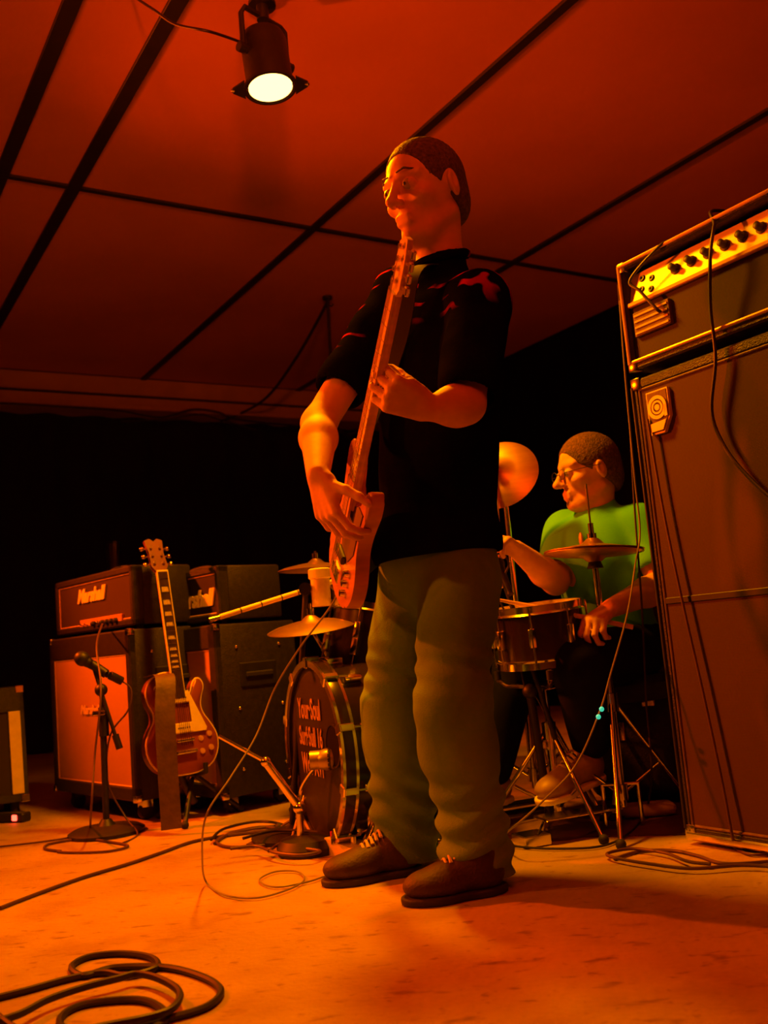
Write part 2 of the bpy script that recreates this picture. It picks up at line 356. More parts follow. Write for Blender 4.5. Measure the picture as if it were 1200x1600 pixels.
def amp_head(label, loc, rot, wd, dp, h, z0, script_x, script_z, size, panel, front_piping, face):
    M0 = Matrix.Translation((loc[0], loc[1], z0)) @ Matrix.Rotation(rot, 4, 'Z')
    t = thing('amplifier_head', label, 'amplifier', M=M0); hw = wd/2
    part('head_shell', MB().box((-hw, .03, .012), (hw, dp, h), bev=.01, seg=2), M_TOLEX, t)
    fr = MB(); f = .028
    fr.box((-hw, 0, .012), (-hw+f, .05, h), bev=.006).box((hw-f, 0, .012), (hw, .05, h), bev=.006).box((-hw, 0, .012), (hw, .05, .012+f), bev=.006).box((-hw, 0, h-f), (hw, .05, h), bev=.006)
    part('front_frame', fr, M_TOLEX, t)
    part('front_panel', MB().box((-hw+f, .012, .012+f), (hw-f, .03, h-f)), face, t)
    pp = MB(); a, b, c, d = -hw+f, hw-f, .012+f, h-f
    for p, q in (((a, c), (b, c)), ((b, c), (b, d)), ((b, d), (a, d)), ((a, d), (a, c))): pp.cyl((p[0], .010, p[1]), (q[0], .010, q[1]), .0035, n=8)
    part('piping', pp, front_piping, t)
    tx = text_mb('Marshall', size, .35, .003, .0035); tx = moved(tx, Matrix.Translation((script_x, .008, script_z)))
    part('logo', tx, M_WHITE, t, label='white script lettering across the front of the head')
    if panel:
        x0, x1, pz0, pz1 = panel
        cp = part('control_panel', MB().box((x0, .002, pz0), (x1, .02, pz1), bev=.002), M_GOLDPANEL, t)
        for k in range(6):
            x = x0+(x1-x0)*(.36+.105*k)
            part('knob', MB().lathe([(.011, 0), (.009, .014), (.006, .016)], Matrix.Translation((x, .003, (pz0+pz1)/2)) @ Matrix.Rotation(math.pi/2, 4, 'X'), 14), M_BLACK if k != 1 else M_CHROME, cp)
        for k in range(2):
            part('switch', MB().cyl((x0+(x1-x0)*(.1+.1*k), .002, (pz0+pz1)/2), (x0+(x1-x0)*(.1+.1*k), -.014, (pz0+pz1)/2+.004), .004), M_CHROME, cp)
    part('carry_handle', MB().tube(smooth_path([(-.09, dp*.5, h-.002), (-.08, dp*.5, h+.018), (0, dp*.5, h+.024), (.08, dp*.5, h+.018), (.09, dp*.5, h-.002)]), .008), M_RUBBER, t)
    for x in (-hw+.05, hw-.05):
        for y in (.05, dp-.05): part('foot', MB().lathe([(.014, 0), (.012, .014)], Matrix.Translation((x, y, 0)), 10), M_RUBBER, t)
    return t

# left stack
c1 = G(215, 1288); R1 = math.radians(-48); u1 = V((math.cos(R1), math.sin(R1), 0)); b1 = V((-math.sin(R1), math.cos(R1), 0))
o1 = c1 - u1*.36
cab1 = speaker_cab('black speaker cabinet with glowing tan grille cloth on casters, left of the electric guitar', o1, R1, .72, .36, .615, .075, M_GRILL, M_CREAM, frame=.035)
part('maker_badge', moved(text_mb('Marshall', .05, .35, .002, .001), Matrix.Translation((.0, .004, .40))), M_WHITE, cab1, label='small white script badge on the grille')
h1 = o1 + u1*.0 + b1*.03
head1 = amp_head('black amplifier head with lit white script and gold control strip, on the tan-grilled cabinet', h1, R1, .70, .25, .235, .692, -.02, .155, .072, (-.12, .25, .018, .062), M_PIPING, M_DARKGRILL)
# second stack, behind and to the right
c2 = G(352, 1277); o2 = c2 - u1*.36
cab2 = speaker_cab('black speaker cabinet half hidden behind the electric guitar, its reddish grille just showing', o2, R1, .72, .36, .62, .06, M_GRILL, M_PIPING, frame=.05)
head2 = amp_head('black amplifier head with gold piping and white script, behind the guitar neck', o2+b1*.03+u1*.01, R1, .70, .28, .215, .682, .15, .10, .085, None, M_PIPING, M_BLACK)
# drinking glass on head 1
gp = P(147, 893, (h1-u1*.05+b1*.1).y); gq = h1-u1*.0+b1*.1; gz = .692+.235
gl = D.materials.new('clear glass'); gl.use_nodes = True; gb = gl.node_tree.nodes['Principled BSDF']
gb.inputs['Transmission Weight'].default_value = 1; gb.inputs['Roughness'].default_value = .03; gb.inputs['Base Color'].default_value = (.95, .97, .95, 1); gb.inputs['IOR'].default_value = 1.45
glass = MB().lathe([(.0, 0), (.028, 0), (.035, .13), (.0325, .13), (.026, .012), (0, .012)], Matrix.Translation((gq.x, gq.y, gz)), 28)
single('drinking_glass', glass, gl, 'clear drinking glass standing on the left amplifier head', 'glass')

# monitor wedge at the left edge
def monitor_amp():
    c = G(47, 1270); r = math.radians(30); t = thing('combo_amplifier', 'low black combo amplifier with pale upright trim, cut by the left edge', 'amplifier', c, r)
    wd, h, dp, z0 = .55, .46, .28, .05
    sh = Matrix(((1, 0, 0, -wd/2), (0, 1, .16, 0), (0, 0, 1, 0), (0, 0, 0, 1)))
    hw = wd/2
    part('cabinet_shell', MB().box((-hw, .02, z0), (hw, dp, z0+h), sh, bev=.008), M_TOLEX, t)
    fr = MB().box((-hw, 0, z0), (-hw+.03, .03, z0+h), sh).box((hw-.015, 0, z0), (hw, .03, z0+h), sh).box((-hw, 0, z0), (hw, .03, z0+.03), sh).box((-hw, 0, z0+h-.10), (hw, .03, z0+h), sh)
    part('front_frame', fr, M_TOLEX, t)
    part('trim_strip', MB().box((hw-.062, -.004, z0+.03), (hw-.016, .02, z0+h-.10), sh, bev=.002), M_CREAM, t, label='wide pale vertical trim strip')
    part('trim_strip', MB().box((-hw+.016, -.004, z0+.03), (-hw+.062, .02, z0+h-.10), sh, bev=.002), M_CREAM, t)
    part('grille_cloth', MB().box((-hw+.03, .008, z0+.03), (hw-.06, .02, z0+h-.10), sh), M_DARKGRILL, t)
    part('speaker_ring', MB().ring([(.15, -.004), (.158, -.008), (.166, -.004), (.158, 0)], sh @ Matrix.Translation((-.02, .004, z0+.2)) @ Matrix.Rotation(math.pi/2, 4, 'X')), M_GBACK, t)
    for k in range(5): part('knob', MB().lathe([(.012, 0), (.01, .016), (0, .017)], sh @ Matrix.Translation((-.15+.08*k, 0, z0+h-.05)) @ Matrix.Rotation(math.pi/2, 4, 'X'), 12), M_BLACK, t)
    for x in (hw,):
        for z in (z0, z0+h): part('corner_guard', MB().box((x-.03, -.004, z-(.026 if z > z0+.1 else .004)), (x+.004, .03, z+(.004 if z > z0+.1 else .026)), sh, bev=.003), M_CHROME, t)
    for x in (-hw+.05, hw-.05):
        for y in (.05, dp-.05): part('foot', MB().cyl((x-wd/2, y, 0), (x-wd/2, y, z0), .018), M_RUBBER, t)
    return t
monitor_amp()
# power strip with red neon
ps = G(30, 1284); t = thing('power_strip', 'small power strip with a glowing red neon on the floor at far left', 'power strip', ps, math.radians(-20))
part('strip_body', MB().box((-.15, -.025, 0), (.04, .025, .035), bev=.006), M_BLACK, t)
part('neon_switch', MB().box((-.012, -.029, .008), (.012, -.022, .03), bev=.003), emit('red neon', (1, .04, .02), 9), t, label='glowing red neon switch')

# big bass stack on the right
RS = math.radians(-58); uS = V((math.cos(RS), math.sin(RS), 0)); bS = V((-math.sin(RS), math.cos(RS), 0))
cS = G(1075, 1319); oS = cS + uS*.33
def svt():
    t = thing('bass_cabinet', 'tall dark bass speaker cabinet with a shield badge, towering at the right edge', 'speaker cabinet', oS, RS)
    hw, dp, z1 = .33, .40, 1.20
    part('cabinet_shell', MB().box((-hw, .03, .03), (hw, dp, z1), bev=.012, seg=2), M_TOLEX, t)
    fr = MB().box((-hw, 0, .02), (-hw+.020, .04, z1), bev=.006).box((hw-.020, 0, .02), (hw, .04, z1), bev=.006).box((-hw, 0, .02), (hw, .04, .045), bev=.006).box((-hw, 0, z1-.03), (hw, .04, z1), bev=.006)
    part('front_frame', fr, M_TOLEX, t)
    part('grille_cloth', MB().box((-hw+.02, .004, .045), (hw-.02, .03, z1-.03)), M_GRILLR, t)
    pp = MB(); a, b, c, d = -hw+.021, hw-.021, .046, z1-.031
    for p, q in (((a, c), (b, c)), ((b, c), (b, d)), ((b, d), (a, d)), ((a, d), (a, c))): pp.cyl((p[0], .004, p[1]), (q[0], .004, q[1]), .004, n=8)
    part('piping', pp, M_LEATHER, t)
    part('baffle_rail', MB().box((-hw+.02, .001, .60), (hw-.02, .02, .617), bev=.002), M_BLACK, t, label='dark rail across the middle of the grille')
    # edge moulding and corners
    for x in (-hw, hw): part('edge_moulding', MB().cyl((x, 0, .04), (x, 0, z1-.02), .005), M_BLACK, t)
    part('kick_rail', MB().box((-hw, -.006, .012), (hw, .03, .032), bev=.004), M_CHROME, t)
    corners(t, -hw, hw, 0, dp, .02, z1, .03)
    # badge shield: stepped plate with spiral rings
    bc = V((-hw+.085, 0, 1.10))
    pl = [(-.036, .052), (.036, .052), (.036, -.022), (.012, -.062), (-.032, -.062), (-.036, -.05)]
    T = Matrix.Translation(bc)
    bd = part('maker_badge', MB().prism(pl, -.006, .004, T), M_CREAM, t, label='pale shield badge with concentric rings')
    part('badge_plate', MB().prism([(x*.9, z*.93) for x, z in pl], -.0075, -.004, T), M_LEATHER, bd)
    RT = T @ Matrix.Translation((0, -.008, .006)) @ Matrix.Rotation(math.pi/2, 4, 'X')
    for r0, r1 in ((.0, .008), (.013, .018), (.022, .031)):
        mb = MB()
        if r0 == 0: mb.lathe([(r1, -.002), (r1, .003), (0, .003)], RT, 24)
        else: mb.ring([(r0, -.002), (r1, -.002), (r1, .003), (r0, .003)], RT, 28)
        part('badge_ring', mb, M_CREAM, bd)
    part('badge_stem', MB().box((.022, -.011, -.022), (.031, -.006, .008), T), M_CREAM, bd)
    part('badge_foot', MB().prism([(-.03, -.034), (.026, -.030), (.012, -.055), (-.029, -.055)], -.011, -.006, T), M_CREAM, bd)
    # head
    hz = 1.213; hh = .31
    M0 = Matrix.Translation((oS.x, oS.y, hz)) @ Matrix.Rotation(RS, 4, 'Z')
    a_ = thing('bass_amplifier_head', 'black bass amplifier head with bright metal knob panel, on top of the tall cabinet', 'amplifier', M=M0)
    part('head_shell', MB().box((-hw, .05, .012), (hw, .34, hh), bev=.012, seg=2), M_TOLEX, a_)
    f = .018
    fr = MB().box((-hw, 0, .012), (-hw+f, .06, hh), bev=.006).box((hw-f, 0, .012), (hw, .06, hh), bev=.006).box((-hw, 0, .012), (hw, .06, .012+.02), bev=.005).box((-hw, 0, hh-.02), (hw, .06, hh), bev=.006)
    part('front_frame', fr, M_TOLEX, a_)
    pp = MB()
    for p, q in (((-hw+.004, .03), (-hw+.004, hh-.006)), ((-hw+.004, hh-.006), (hw-.004, hh-.006)), ((hw-.004, hh-.006), (hw-.004, .03)), ((-hw+f, .034), (hw-f, .034))): pp.cyl((p[0], -.002, p[1]), (q[0], -.002, q[1]), .005, n=8)
    part('piping', pp, M_GOLDPANEL, a_)
    part('lower_grille', MB().box((-hw+f, .012, .032), (hw-f, .03, .185)), M_DARKGRILL, a_)
    part('panel_lip', MB().box((-hw+f, .000, .183), (hw-f, .045, .196), bev=.003), M_GOLDPANEL, a_)
    Tp = Matrix.Translation((0, .012, .196)) @ Matrix.Rotation(math.radians(-14), 4, 'X')
    cp = part('control_panel', MB().box((-hw+f, 0, 0), (hw-f, .006, .085), Tp), M_ALU, a_, label='bright brushed metal control panel')
    for k in range(7):
        x = -.155+.052*k
        kn = part('knob', MB().lathe([(.0145, 0), (.0145, .004), (.010, .006), (.009, .022), (.006, .024), (0, .024)], Tp @ Matrix.Translation((x, 0, .042)) @ Matrix.Rotation(math.pi/2, 4, 'X'), 18), M_BLACK, cp)
    for x, z in ((-.272, .03), (-.238, .05), (-.272, .062), (-.238, .018)):
        part('input_jack', MB().lathe([(.010, 0), (.008, .004), (.004, .004), (.004, .001)], Tp @ Matrix.Translation((x, 0, z)) @ Matrix.Rotation(math.pi/2, 4, 'X'), 14), M_BLACK, cp)
    for x in (.225, .275):
        part('rocker_switch', MB().box((x-.012, -.006, .03), (x+.012, .002, .055), Tp, bev=.002), M_BLACK, cp)
    part('pilot_lamp', MB().sph((.25, -.004, .045), .008, 8, Tp), emit('red pilot lamp', (1, .1, .05), 3), cp, label='glowing red pilot lamp')
    npt = part('name_plate', MB().box((-hw+.03, .002, .098), (-hw+.155, .014, .165), bev=.002), M_LEATHER, a_)
    for z in (.106, .122, .138, .154): part('plate_bar', MB().box((-hw+.036, -.001, z-.0025), (-hw+.149, .004, z+.0025)), M_PIPING, npt)
    corners(a_, -hw, hw, 0, .34, .012, hh, .026)
    for x in (-hw+.06, hw-.06):
        for y in (.07, .28): part('foot', MB().lathe([(.018, 0), (.016, .016)], Matrix.Translation((x, y, 0-.012)), 12), M_RUBBER, a_)
    part('carry_handle', MB().tube(smooth_path([(-.1, .17, hh-.004), (-.09, .17, hh+.02), (0, .17, hh+.026), (.09, .17, hh+.02), (.1, .17, hh-.004)]), .009), M_RUBBER, a_)
svt()
def on_stack(px, py, off=.012): return onplane(px, py, oS - bS*off, bS)

# ------------------------------------------------------------------ cables
def cable(pts, r, m, label, group=None, k=8, plugs=()):
    t = MB().tube(smooth_path(pts, k), r, 8)
    o = single('cable', t, m, label, 'cable', group); return o
def floor_pts(L, z=.005): return [G(x, y, z) for x, y in L]
cable([on_stack(1150, 330, .0)+bS*.25+V((0, 0, .0)), on_stack(1122, 336, -.05)+V((0, 0, .012)), on_stack(1116, 352, .012), on_stack(1110, 400, .03), on_stack(1110, 480, .02), on_stack(1118, 560, .016), on_stack(1112, 640, .014), on_stack(1128, 690, .014), on_stack(1160, 735, .015), on_stack(1215, 785, .02), on_stack(1300, 830, .02)], .0045, M_CABLE, 'black cable hanging over the front of the bass head and looping across its cabinet')
cable([on_stack(1185, 305, -.1), on_stack(1062, 368, -.02), on_stack(1030, 385, .008), on_stack(985, 437, .02), on_stack(1000, 455, .02), on_stack(1025, 482, .016), on_stack(1032, 487, .004)], .0045, M_CABLE, 'short dark patch lead crossing the bright end of the knob panel')
cable([on_stack(1012, 655, .012), on_stack(1035, 790, .012), on_stack(1064, 930, .012), on_stack(1098, 1080, .012), on_stack(1128, 1220, .012), on_stack(1143, 1300, .012), G(1150, 1325, .006), G(1175, 1335, .006), G(1215, 1332, .006)], .0035, M_CABLE2, 'dark lead running straight down the tall cabinet from the badge to the floor')
cable(floor_pts([(0, 1419), (60, 1396), (130, 1371), (200, 1350), (250, 1333), (310, 1313), (400, 1300), (440, 1297)]), .005, M_CABLE2, 'long thin cable lying diagonally across the floor at left')
cable(floor_pts([(-40, 1568), (40, 1548), (105, 1530), (160, 1520), (200, 1525), (245, 1512), (235, 1496), (190, 1490), (140, 1495), (112, 1510), (130, 1525), (180, 1512), (260, 1512), (320, 1528), (345, 1548), (325, 1572), (270, 1590), (200, 1604), (110, 1612), (95, 1590), (130, 1570), (200, 1562), (240, 1568), (262, 1590), (240, 1606)], .006)
      , .0065, M_CABLE, 'thick black cable coiled in loose loops in the foreground')
cable(floor_pts([(-30, 1604), (30, 1585), (75, 1562), (130, 1543), (185, 1529), (215, 1522), (250, 1530), (280, 1550), (270, 1575), (230, 1590), (150, 1606), (80, 1625), (30, 1612), (-20, 1575)], .019), .0065, M_CABLE, 'second black cable looped over the foreground coil')
cable([P(541, 905, 2.30), P(515, 950, 2.33), P(470, 1010, 2.42), P(430, 1075, 2.5), P(400, 1150, 2.45), P(360, 1215, 2.3), P(322, 1275, 2.2), G(316, 1340, .10), G(322, 1378, .01), G(350, 1398, .006), G(400, 1403, .006), G(450, 1390, .006), G(475, 1375, .006), G(465, 1362, .006), G(430, 1362, .006), G(405, 1375, .006), G(430, 1386, .006), G(480, 1378, .006), G(520, 1366, .006), G(560, 1368, .006), G(600, 1372, .006)]
      , .0024, M_CLEAR, 'pale thin lead looping down beside the bass drum to the bassist\'s feet')
cable(floor_pts([(95, 1330), (70, 1326), (80, 1318), (130, 1311), (175, 1316), (200, 1322), (170, 1330), (120, 1332), (90, 1331)]), .004, M_CABLE2, 'thin cable loop on the floor around the left microphone stand base')
cable([P(160, 975, 3.62), P(151, 1010, 3.35), P(158, 1080, 3.2), P(148, 1180, 3.15), P(142, 1270, 3.1), G(138, 1296, .006), G(110, 1308, .006), G(60, 1316, .006), G(-20, 1325, .006)], .0035, M_CABLE2, 'lead dropping from the left amplifier head past its tan grille to the floor')
for k, L in enumerate([[(335, 1318), (360, 1302), (410, 1292), (450, 1300), (440, 1315), (390, 1323), (350, 1322), (340, 1312), (380, 1298), (440, 1290), (480, 1296)],
                       [(330, 1312), (350, 1295), (400, 1284), (440, 1288), (470, 1305), (520, 1316), (550, 1322)],
                       [(420, 1330), (440, 1318), (470, 1325), (500, 1330), (470, 1336), (430, 1332), (400, 1322), (360, 1326)],
                       [(380, 1310), (430, 1298), (500, 1300), (560, 1310), (600, 1305)]]):
    cable(floor_pts(L, .006+.010*k), .0045, (M_CABLE2, M_CABLE)[k % 2], ('brown cable tangled in a flat heap left of the bass drum', 'black cable curving through the heap toward the bassist\'s shoe', 'brown cable lying nearest in the heap by the kick microphone', 'black cable stretched over the top of the heap')[k])
cable(floor_pts([(960, 1342), (1000, 1330), (1050, 1329), (1090, 1337), (1130, 1349), (1190, 1347), (1240, 1340)]), .004, M_CABLE2, 'thin cable lying along the front of the tall bass cabinet')
cable(floor_pts([(1230, 1356), (1160, 1352), (1080, 1357), (1010, 1349), (960, 1340), (950, 1333), (990, 1326), (1040, 1333), (1075, 1346), (1110, 1350)], .012), .004, M_CABLE2, 'thin cable looping in front of the tall bass cabinet\'s corner')
cable([P(968, 470, 2.60), P(978, 600, 2.60), P(992, 750, 2.62), P(1000, 830, 2.62), P(993, 880, 2.60), P(980, 960, 2.56), P(955, 1050, 2.53), P(937, 1112, 2.52), P(900, 1195, 2.5), P(850, 1250, 2.48), P(800, 1294, 2.5), G(770, 1312, .006), G(700, 1325, .006)], .0024, M_CLEAR, 'thin pale lead hanging from the bass head and slanting down past the hi-hat stand')
cable([P(966, 445, 2.66), P(974, 540, 2.70), P(984, 660, 2.75), P(992, 800, 2.75), P(1003, 950, 2.72), P(1010, 1100, 2.7), P(1018, 1200, 2.68), G(1010, 1265, .02), G(985, 1300, .006), G(940, 1322, .006), G(860, 1326, .006), G(800, 1322, .006)], .003, M_CABLE, 'thin black lead hanging beside the edge of the tall bass cabinet')
# ceiling wires
k0 = G(512, 468, CEIL-.02)
yk = k0.y; Ys = (AX*(aS-.03)).y
def sof(px, py, off=.03): return onplane(px, py, AX*(aS-off), AX)
kd = P(521, 650, k0.y); ke = sof(575, 668, .02)
cable([k0+V((0, 0, .02)), k0+V((0, 0, -.03)), k0.lerp(kd, .5), kd, kd.lerp(ke, .25)-V((0, 0, .10)), kd.lerp(ke, .7)-V((0, 0, .04)), ke], .010, M_CABLE, 'black cable dropping straight down from the ceiling hook')
kf = sof(378, 645, .02)
cable([k0+V((0, 0, .02)), k0+V((-.01, .02, -.02)), k0.lerp(kf, .3)-V((0, 0, .10)), k0.lerp(kf, .65)-V((0, 0, .12)), kf, sof(345, 658, .03)], .010, M_CABLE, 'black cable slanting left from the ceiling hook to the soffit')
single('ceiling_hook', MB().cyl(k0+V((0, 0, .018)), k0+V((0, 0, .002)), .03).tube([k0+V((0, 0, .01)), k0+V((0, 0, -.03)), k0+V((.02, 0, -.045)), k0+V((.03, 0, -.03))], .006), M_BLACK, 'small black hook in the ceiling holding up the cables', 'hook')
cable([sof(-30, 628, .04), sof(60, 633, .04), sof(180, 641, .04), sof(250, 652, .04), sof(300, 640, .05), sof(340, 644, .04), sof(370, 655, .04), sof(450, 664, .04), sof(540, 672, .04)], .008, M_CABLE, 'black cable running along the bottom of the soffit')
cable([sof(190, 658, .05), sof(260, 655, .05), sof(310, 648, .06), sof(345, 656, .05), sof(400, 672, .05)], .006, M_CABLE, 'short sagging cable tied under the soffit')

# ------------------------------------------------------------------ stage lamp
def par_can():
    ax = V((.08, -.06, -1)).normalized(); L = .20; r = .075
    mouth = LAMP - ax*.02; top = mouth - ax*L
    M = Matrix.Translation(mouth) @ (-ax).to_track_quat('Z', 'X').to_matrix().to_4x4()     # z up the barrel
    t = thing('stage_lamp', 'black cylindrical stage lamp glowing orange, hung from the ceiling at top left', 'stage lamp', M=Matrix.Translation((top.x, top.y, top.z)))
    prof = [(r, 0), (r+.002, .004), (r, .008), (r, L*.55), (r+.003, L*.56), (r, L*.58), (r, L*.82), (r*.9, L*.93), (r*.6, L), (0, L+.004)]
    inner = [(0, L*.8), (r*.85, L*.78), (r-.003, L*.6), (r-.003, 0)]
    # one closed shell with an inside
    mb = MB().ring([(r, 0), (r, L*.82), (r*.88, L*.94), (r*.5, L), (.004, L), (.004, L-.006), (r*.5, L-.006), (r*.8, L*.9), (r-.004, L*.8), (r-.004, 0)], M, 40)
    part('barrel', mb, M_BLACK, t, world=True)
    # glowing lens
    part('lens', MB().lathe([(0, .010), (r*.5, .007), (r*.85, .003), (r-.005, .001), (r-.005, .012), (r*.5, .02), (0, .022)], M, 32), emit('glowing amber lens', (1, .55, .12), 6), t, world=True, label='glowing yellow-white lens')
    ex = V((1, .1, 0)); ex = (ex-ax*ex.dot(ax)).normalized(); ez = -ax; EM = Matrix((ex, ez.cross(ex), ez)).transposed().to_4x4(); EM.translation = mouth
    part('gel_frame', MB().ring([(r+.001, -.002), (r+.010, -.002), (r+.010, .006), (r+.001, .006)], M, 40), M_BLACK, t, world=True)
    for sx in (-1, 1):
        ear = part('frame_ear', MB().prism([(sx*(r+.006), -.045), (sx*(r+.045), -.012), (sx*(r+.045), .012), (sx*(r+.006), .045)], 0, .005, EM @ Matrix.Rotation(math.pi/2, 4, 'X')), M_BLACK, t, world=True)
        part('ear_clip', MB().sph((sx*(r+.043), 0, .004), .008, 8, EM), M_CHROME, ear, world=True)
    part('lamp_bolt', MB().sph(M @ V((.012, r+.0, .03)), .008, 8), M_CHROME, t, world=True)
    # yoke
    xdir = (M.to_3x3() @ V((0, 1, 0))).normalized(); xr = V((.72, .69, 0)).normalized()
    pv = mouth - ax*(L*.55)
    y0, y1 = pv - xr*(r+.012), pv + xr*(r+.012)
    up = CEIL-.05
    yk = MB().tube([y0, V((y0.x, y0.y, up-.02)), V((y0.x+.012, y0.y, up)), V((y1.x-.012, y1.y, up)), V((y1.x, y1.y, up-.02)), y1], .009, 8)
    part('yoke', yk, M_BLACK, t, world=True)
    for q in (y0, y1): part('yoke_knob', MB().cyl(q-xr*.018, q+xr*.018, .016), M_BLACK, t, world=True)
    c = (V((y0.x, y0.y, up))+V((y1.x, y1.y, up)))/2
    part('ceiling_clamp', MB().cyl(c-V((0, 0, .01)), V((c.x, c.y, CEIL-.0)), .02).cyl(V((c.x, c.y, CEIL-.012)), V((c.x, c.y, CEIL)), .045), M_BLACK, t, world=True)
    tp = top
    part('power_lead', MB().tube(smooth_path([mouth-ax*(L*.85)-V((r*.85, 0, 0)), P(330, 50, 2.62), P(275, 38, 2.65), P(240, 15, 2.66), G(205, -8, CEIL-.004)]), .0045), M_CABLE, t, world=True)
par_can()

# ------------------------------------------------------------------ implicit surfaces for bodies and clothes
def nrm(v): return v/np.linalg.norm(v)
class Field:
    def __init__(s, lo, hi, h):
        s.lo = np.array(lo, np.float32); s.h = h; s.n = np.ceil((np.array(hi)-np.array(lo))/h).astype(int)+1
        s.d = np.full(tuple(s.n), .2, np.float32)
        s.ax = [s.lo[i]+np.arange(s.n[i], dtype=np.float32)*h for i in range(3)]
    def _box(s, lo, hi):
        a = np.maximum(((np.array(lo)-s.lo)/s.h).astype(int)-1, 0); b = np.minimum(((np.array(hi)-s.lo)/s.h).astype(int)+2, s.n)
        if np.any(b <= a): return None
        sl = tuple(slice(a[i], b[i]) for i in range(3))
        X, Y, Z = np.meshgrid(s.ax[0][sl[0]], s.ax[1][sl[1]], s.ax[2][sl[2]], indexing='ij', sparse=True)
        return sl, X, Y, Z
    def _join(s, sl, e, k, op):
        d = s.d[sl]
        if op == 'sub': e = -e; s.d[sl] = np.maximum(d, e)+np.square(np.maximum(k-np.abs(d-e), 0))/(4*k) ; return
        s.d[sl] = np.minimum(d, e)-np.square(np.maximum(k-np.abs(d-e), 0))/(4*k)
    def cone(s, p, q, r0, r1, k=.02, op='add', sx=None):
        p, q = np.array(p, float), np.array(q, float); m = max(r0, r1)+k+.03
        bx = s._box(np.minimum(p, q)-m, np.maximum(p, q)+m)
        if bx is None: return s
        sl, X, Y, Z = bx; v = q-p; L2 = max(v.dot(v), 1e-9)
        t = np.clip(((X-p[0])*v[0]+(Y-p[1])*v[1]+(Z-p[2])*v[2])/L2, 0, 1)
        e = np.sqrt((X-p[0]-t*v[0])**2+(Y-p[1]-t*v[1])**2+(Z-p[2]-t*v[2])**2)-(r0+(r1-r0)*t)
        s._join(sl, e.astype(np.float32), k, op); return s
    def ell(s, c, R, axes=None, k=.02, op='add'):      # axes: three unit vectors, R radii along them
        c = np.array(c, float); axes = axes or [(1, 0, 0), (0, 1, 0), (0, 0, 1)]; m = max(R)+k+.03
        bx = s._box(c-m, c+m)
        if bx is None: return s
        sl, X, Y, Z = bx; a = b = 0
        for i in range(3):
            u = axes[i]; l = (X-c[0])*u[0]+(Y-c[1])*u[1]+(Z-c[2])*u[2]; a = a+(l/R[i])**2; b = b+(l/R[i]**2)**2
        a = np.sqrt(a); b = np.sqrt(b); e = a*(a-1)/np.maximum(b, 1e-6)
        s._join(sl, e.astype(np.float32), k, op); return s
    def warp(s, fn):
        X, Y, Z = np.meshgrid(*s.ax, indexing='ij', sparse=True); s.d += fn(X, Y, Z).astype(np.float32); return s
    def cut(s, p, n):                                   # keep the side the normal points away from
        X, Y, Z = np.meshgrid(*s.ax, indexing='ij', sparse=True)
        s.d = np.maximum(s.d, ((X-p[0])*n[0]+(Y-p[1])*n[1]+(Z-p[2])*n[2]).astype(np.float32)); return s
    def mesh(s):
        d = s.d; ins = d < 0; c = ins[:-1, :-1, :-1].astype(np.int8)
        for i in (0, 1):
            for j in (0, 1):
                for k in (0, 1):
                    if i+j+k: c = c+ins[i:d.shape[0]-1+i, j:d.shape[1]-1+j, k:d.shape[2]-1+k]
        I = np.argwhere((c > 0) & (c < 8)); idx = np.full(c.shape, -1, np.int32); idx[tuple(I.T)] = np.arange(len(I))
        acc = np.zeros((len(I), 3)); cnt = np.zeros(len(I))
        for a in range(3):
            for o1 in (0, 1):
                for o2 in (0, 1):
                    o = [0, 0, 0]; o[(a+1) % 3] = o1; o[(a+2) % 3] = o2; A = I+o; B = A.copy(); B[:, a] += 1
                    da = d[tuple(A.T)]; db = d[tuple(B.T)]; m = (da < 0) != (db < 0)
                    t = np.where(m, da/np.where(m, da-db, 1), 0); q = A.astype(float); q[:, a] += t
                    acc[m] += q[m]; cnt[m] += 1
        vs = s.lo+acc/cnt[:, None]*s.h
        F = []
        for a in range(3):
            b, cc = (a+1) % 3, (a+2) % 3
            s0 = [slice(None)]*3; s1 = [slice(None)]*3; s0[a] = slice(0, -1); s1[a] = slice(1, None)
            E = ins[tuple(s0)] != ins[tuple(s1)]; J = np.argwhere(E)
            J = J[(J[:, b] > 0) & (J[:, cc] > 0) & (J[:, b] < idx.shape[b]) & (J[:, cc] < idx.shape[cc])]
            fl = ins[tuple(J.T)]
            q = []
            for ob, oc in ((-1, -1), (0, -1), (0, 0), (-1, 0)):
                K = J.copy(); K[:, b] += ob; K[:, cc] += oc; q.append(idx[tuple(K.T)])
            q = np.stack(q, 1); q[~fl] = q[~fl][:, ::-1]; F.append(q)
        F = np.concatenate(F); F = F[(F >= 0).all(1)]
        return vs, F
def field_part(name, fld, m, parent, label=None):
    vs, F = fld.mesh(); root = parent
    while root.parent: root = root.parent
    inv = np.array(ROOTM[root].inverted()); vs = vs @ inv[:3, :3].T + inv[:3, 3]
    me = D.meshes.new(name); me.vertices.add(len(vs)); me.vertices.foreach_set('co', vs.astype(np.float32).ravel())
    me.loops.add(F.size); me.loops.foreach_set('vertex_index', F.astype(np.int32).ravel())
    me.polygons.add(len(F)); me.polygons.foreach_set('loop_start', np.arange(0, F.size, 4, dtype=np.int32)); me.polygons.foreach_set('loop_total', np.full(len(F), 4, np.int32))
    me.update(calc_edges=True); me.validate(); me.shade_smooth(); me.materials.append(m)
    o = D.objects.new(name, me); COL.objects.link(o); o.parent = parent
    if label: o['label'] = label
    return o
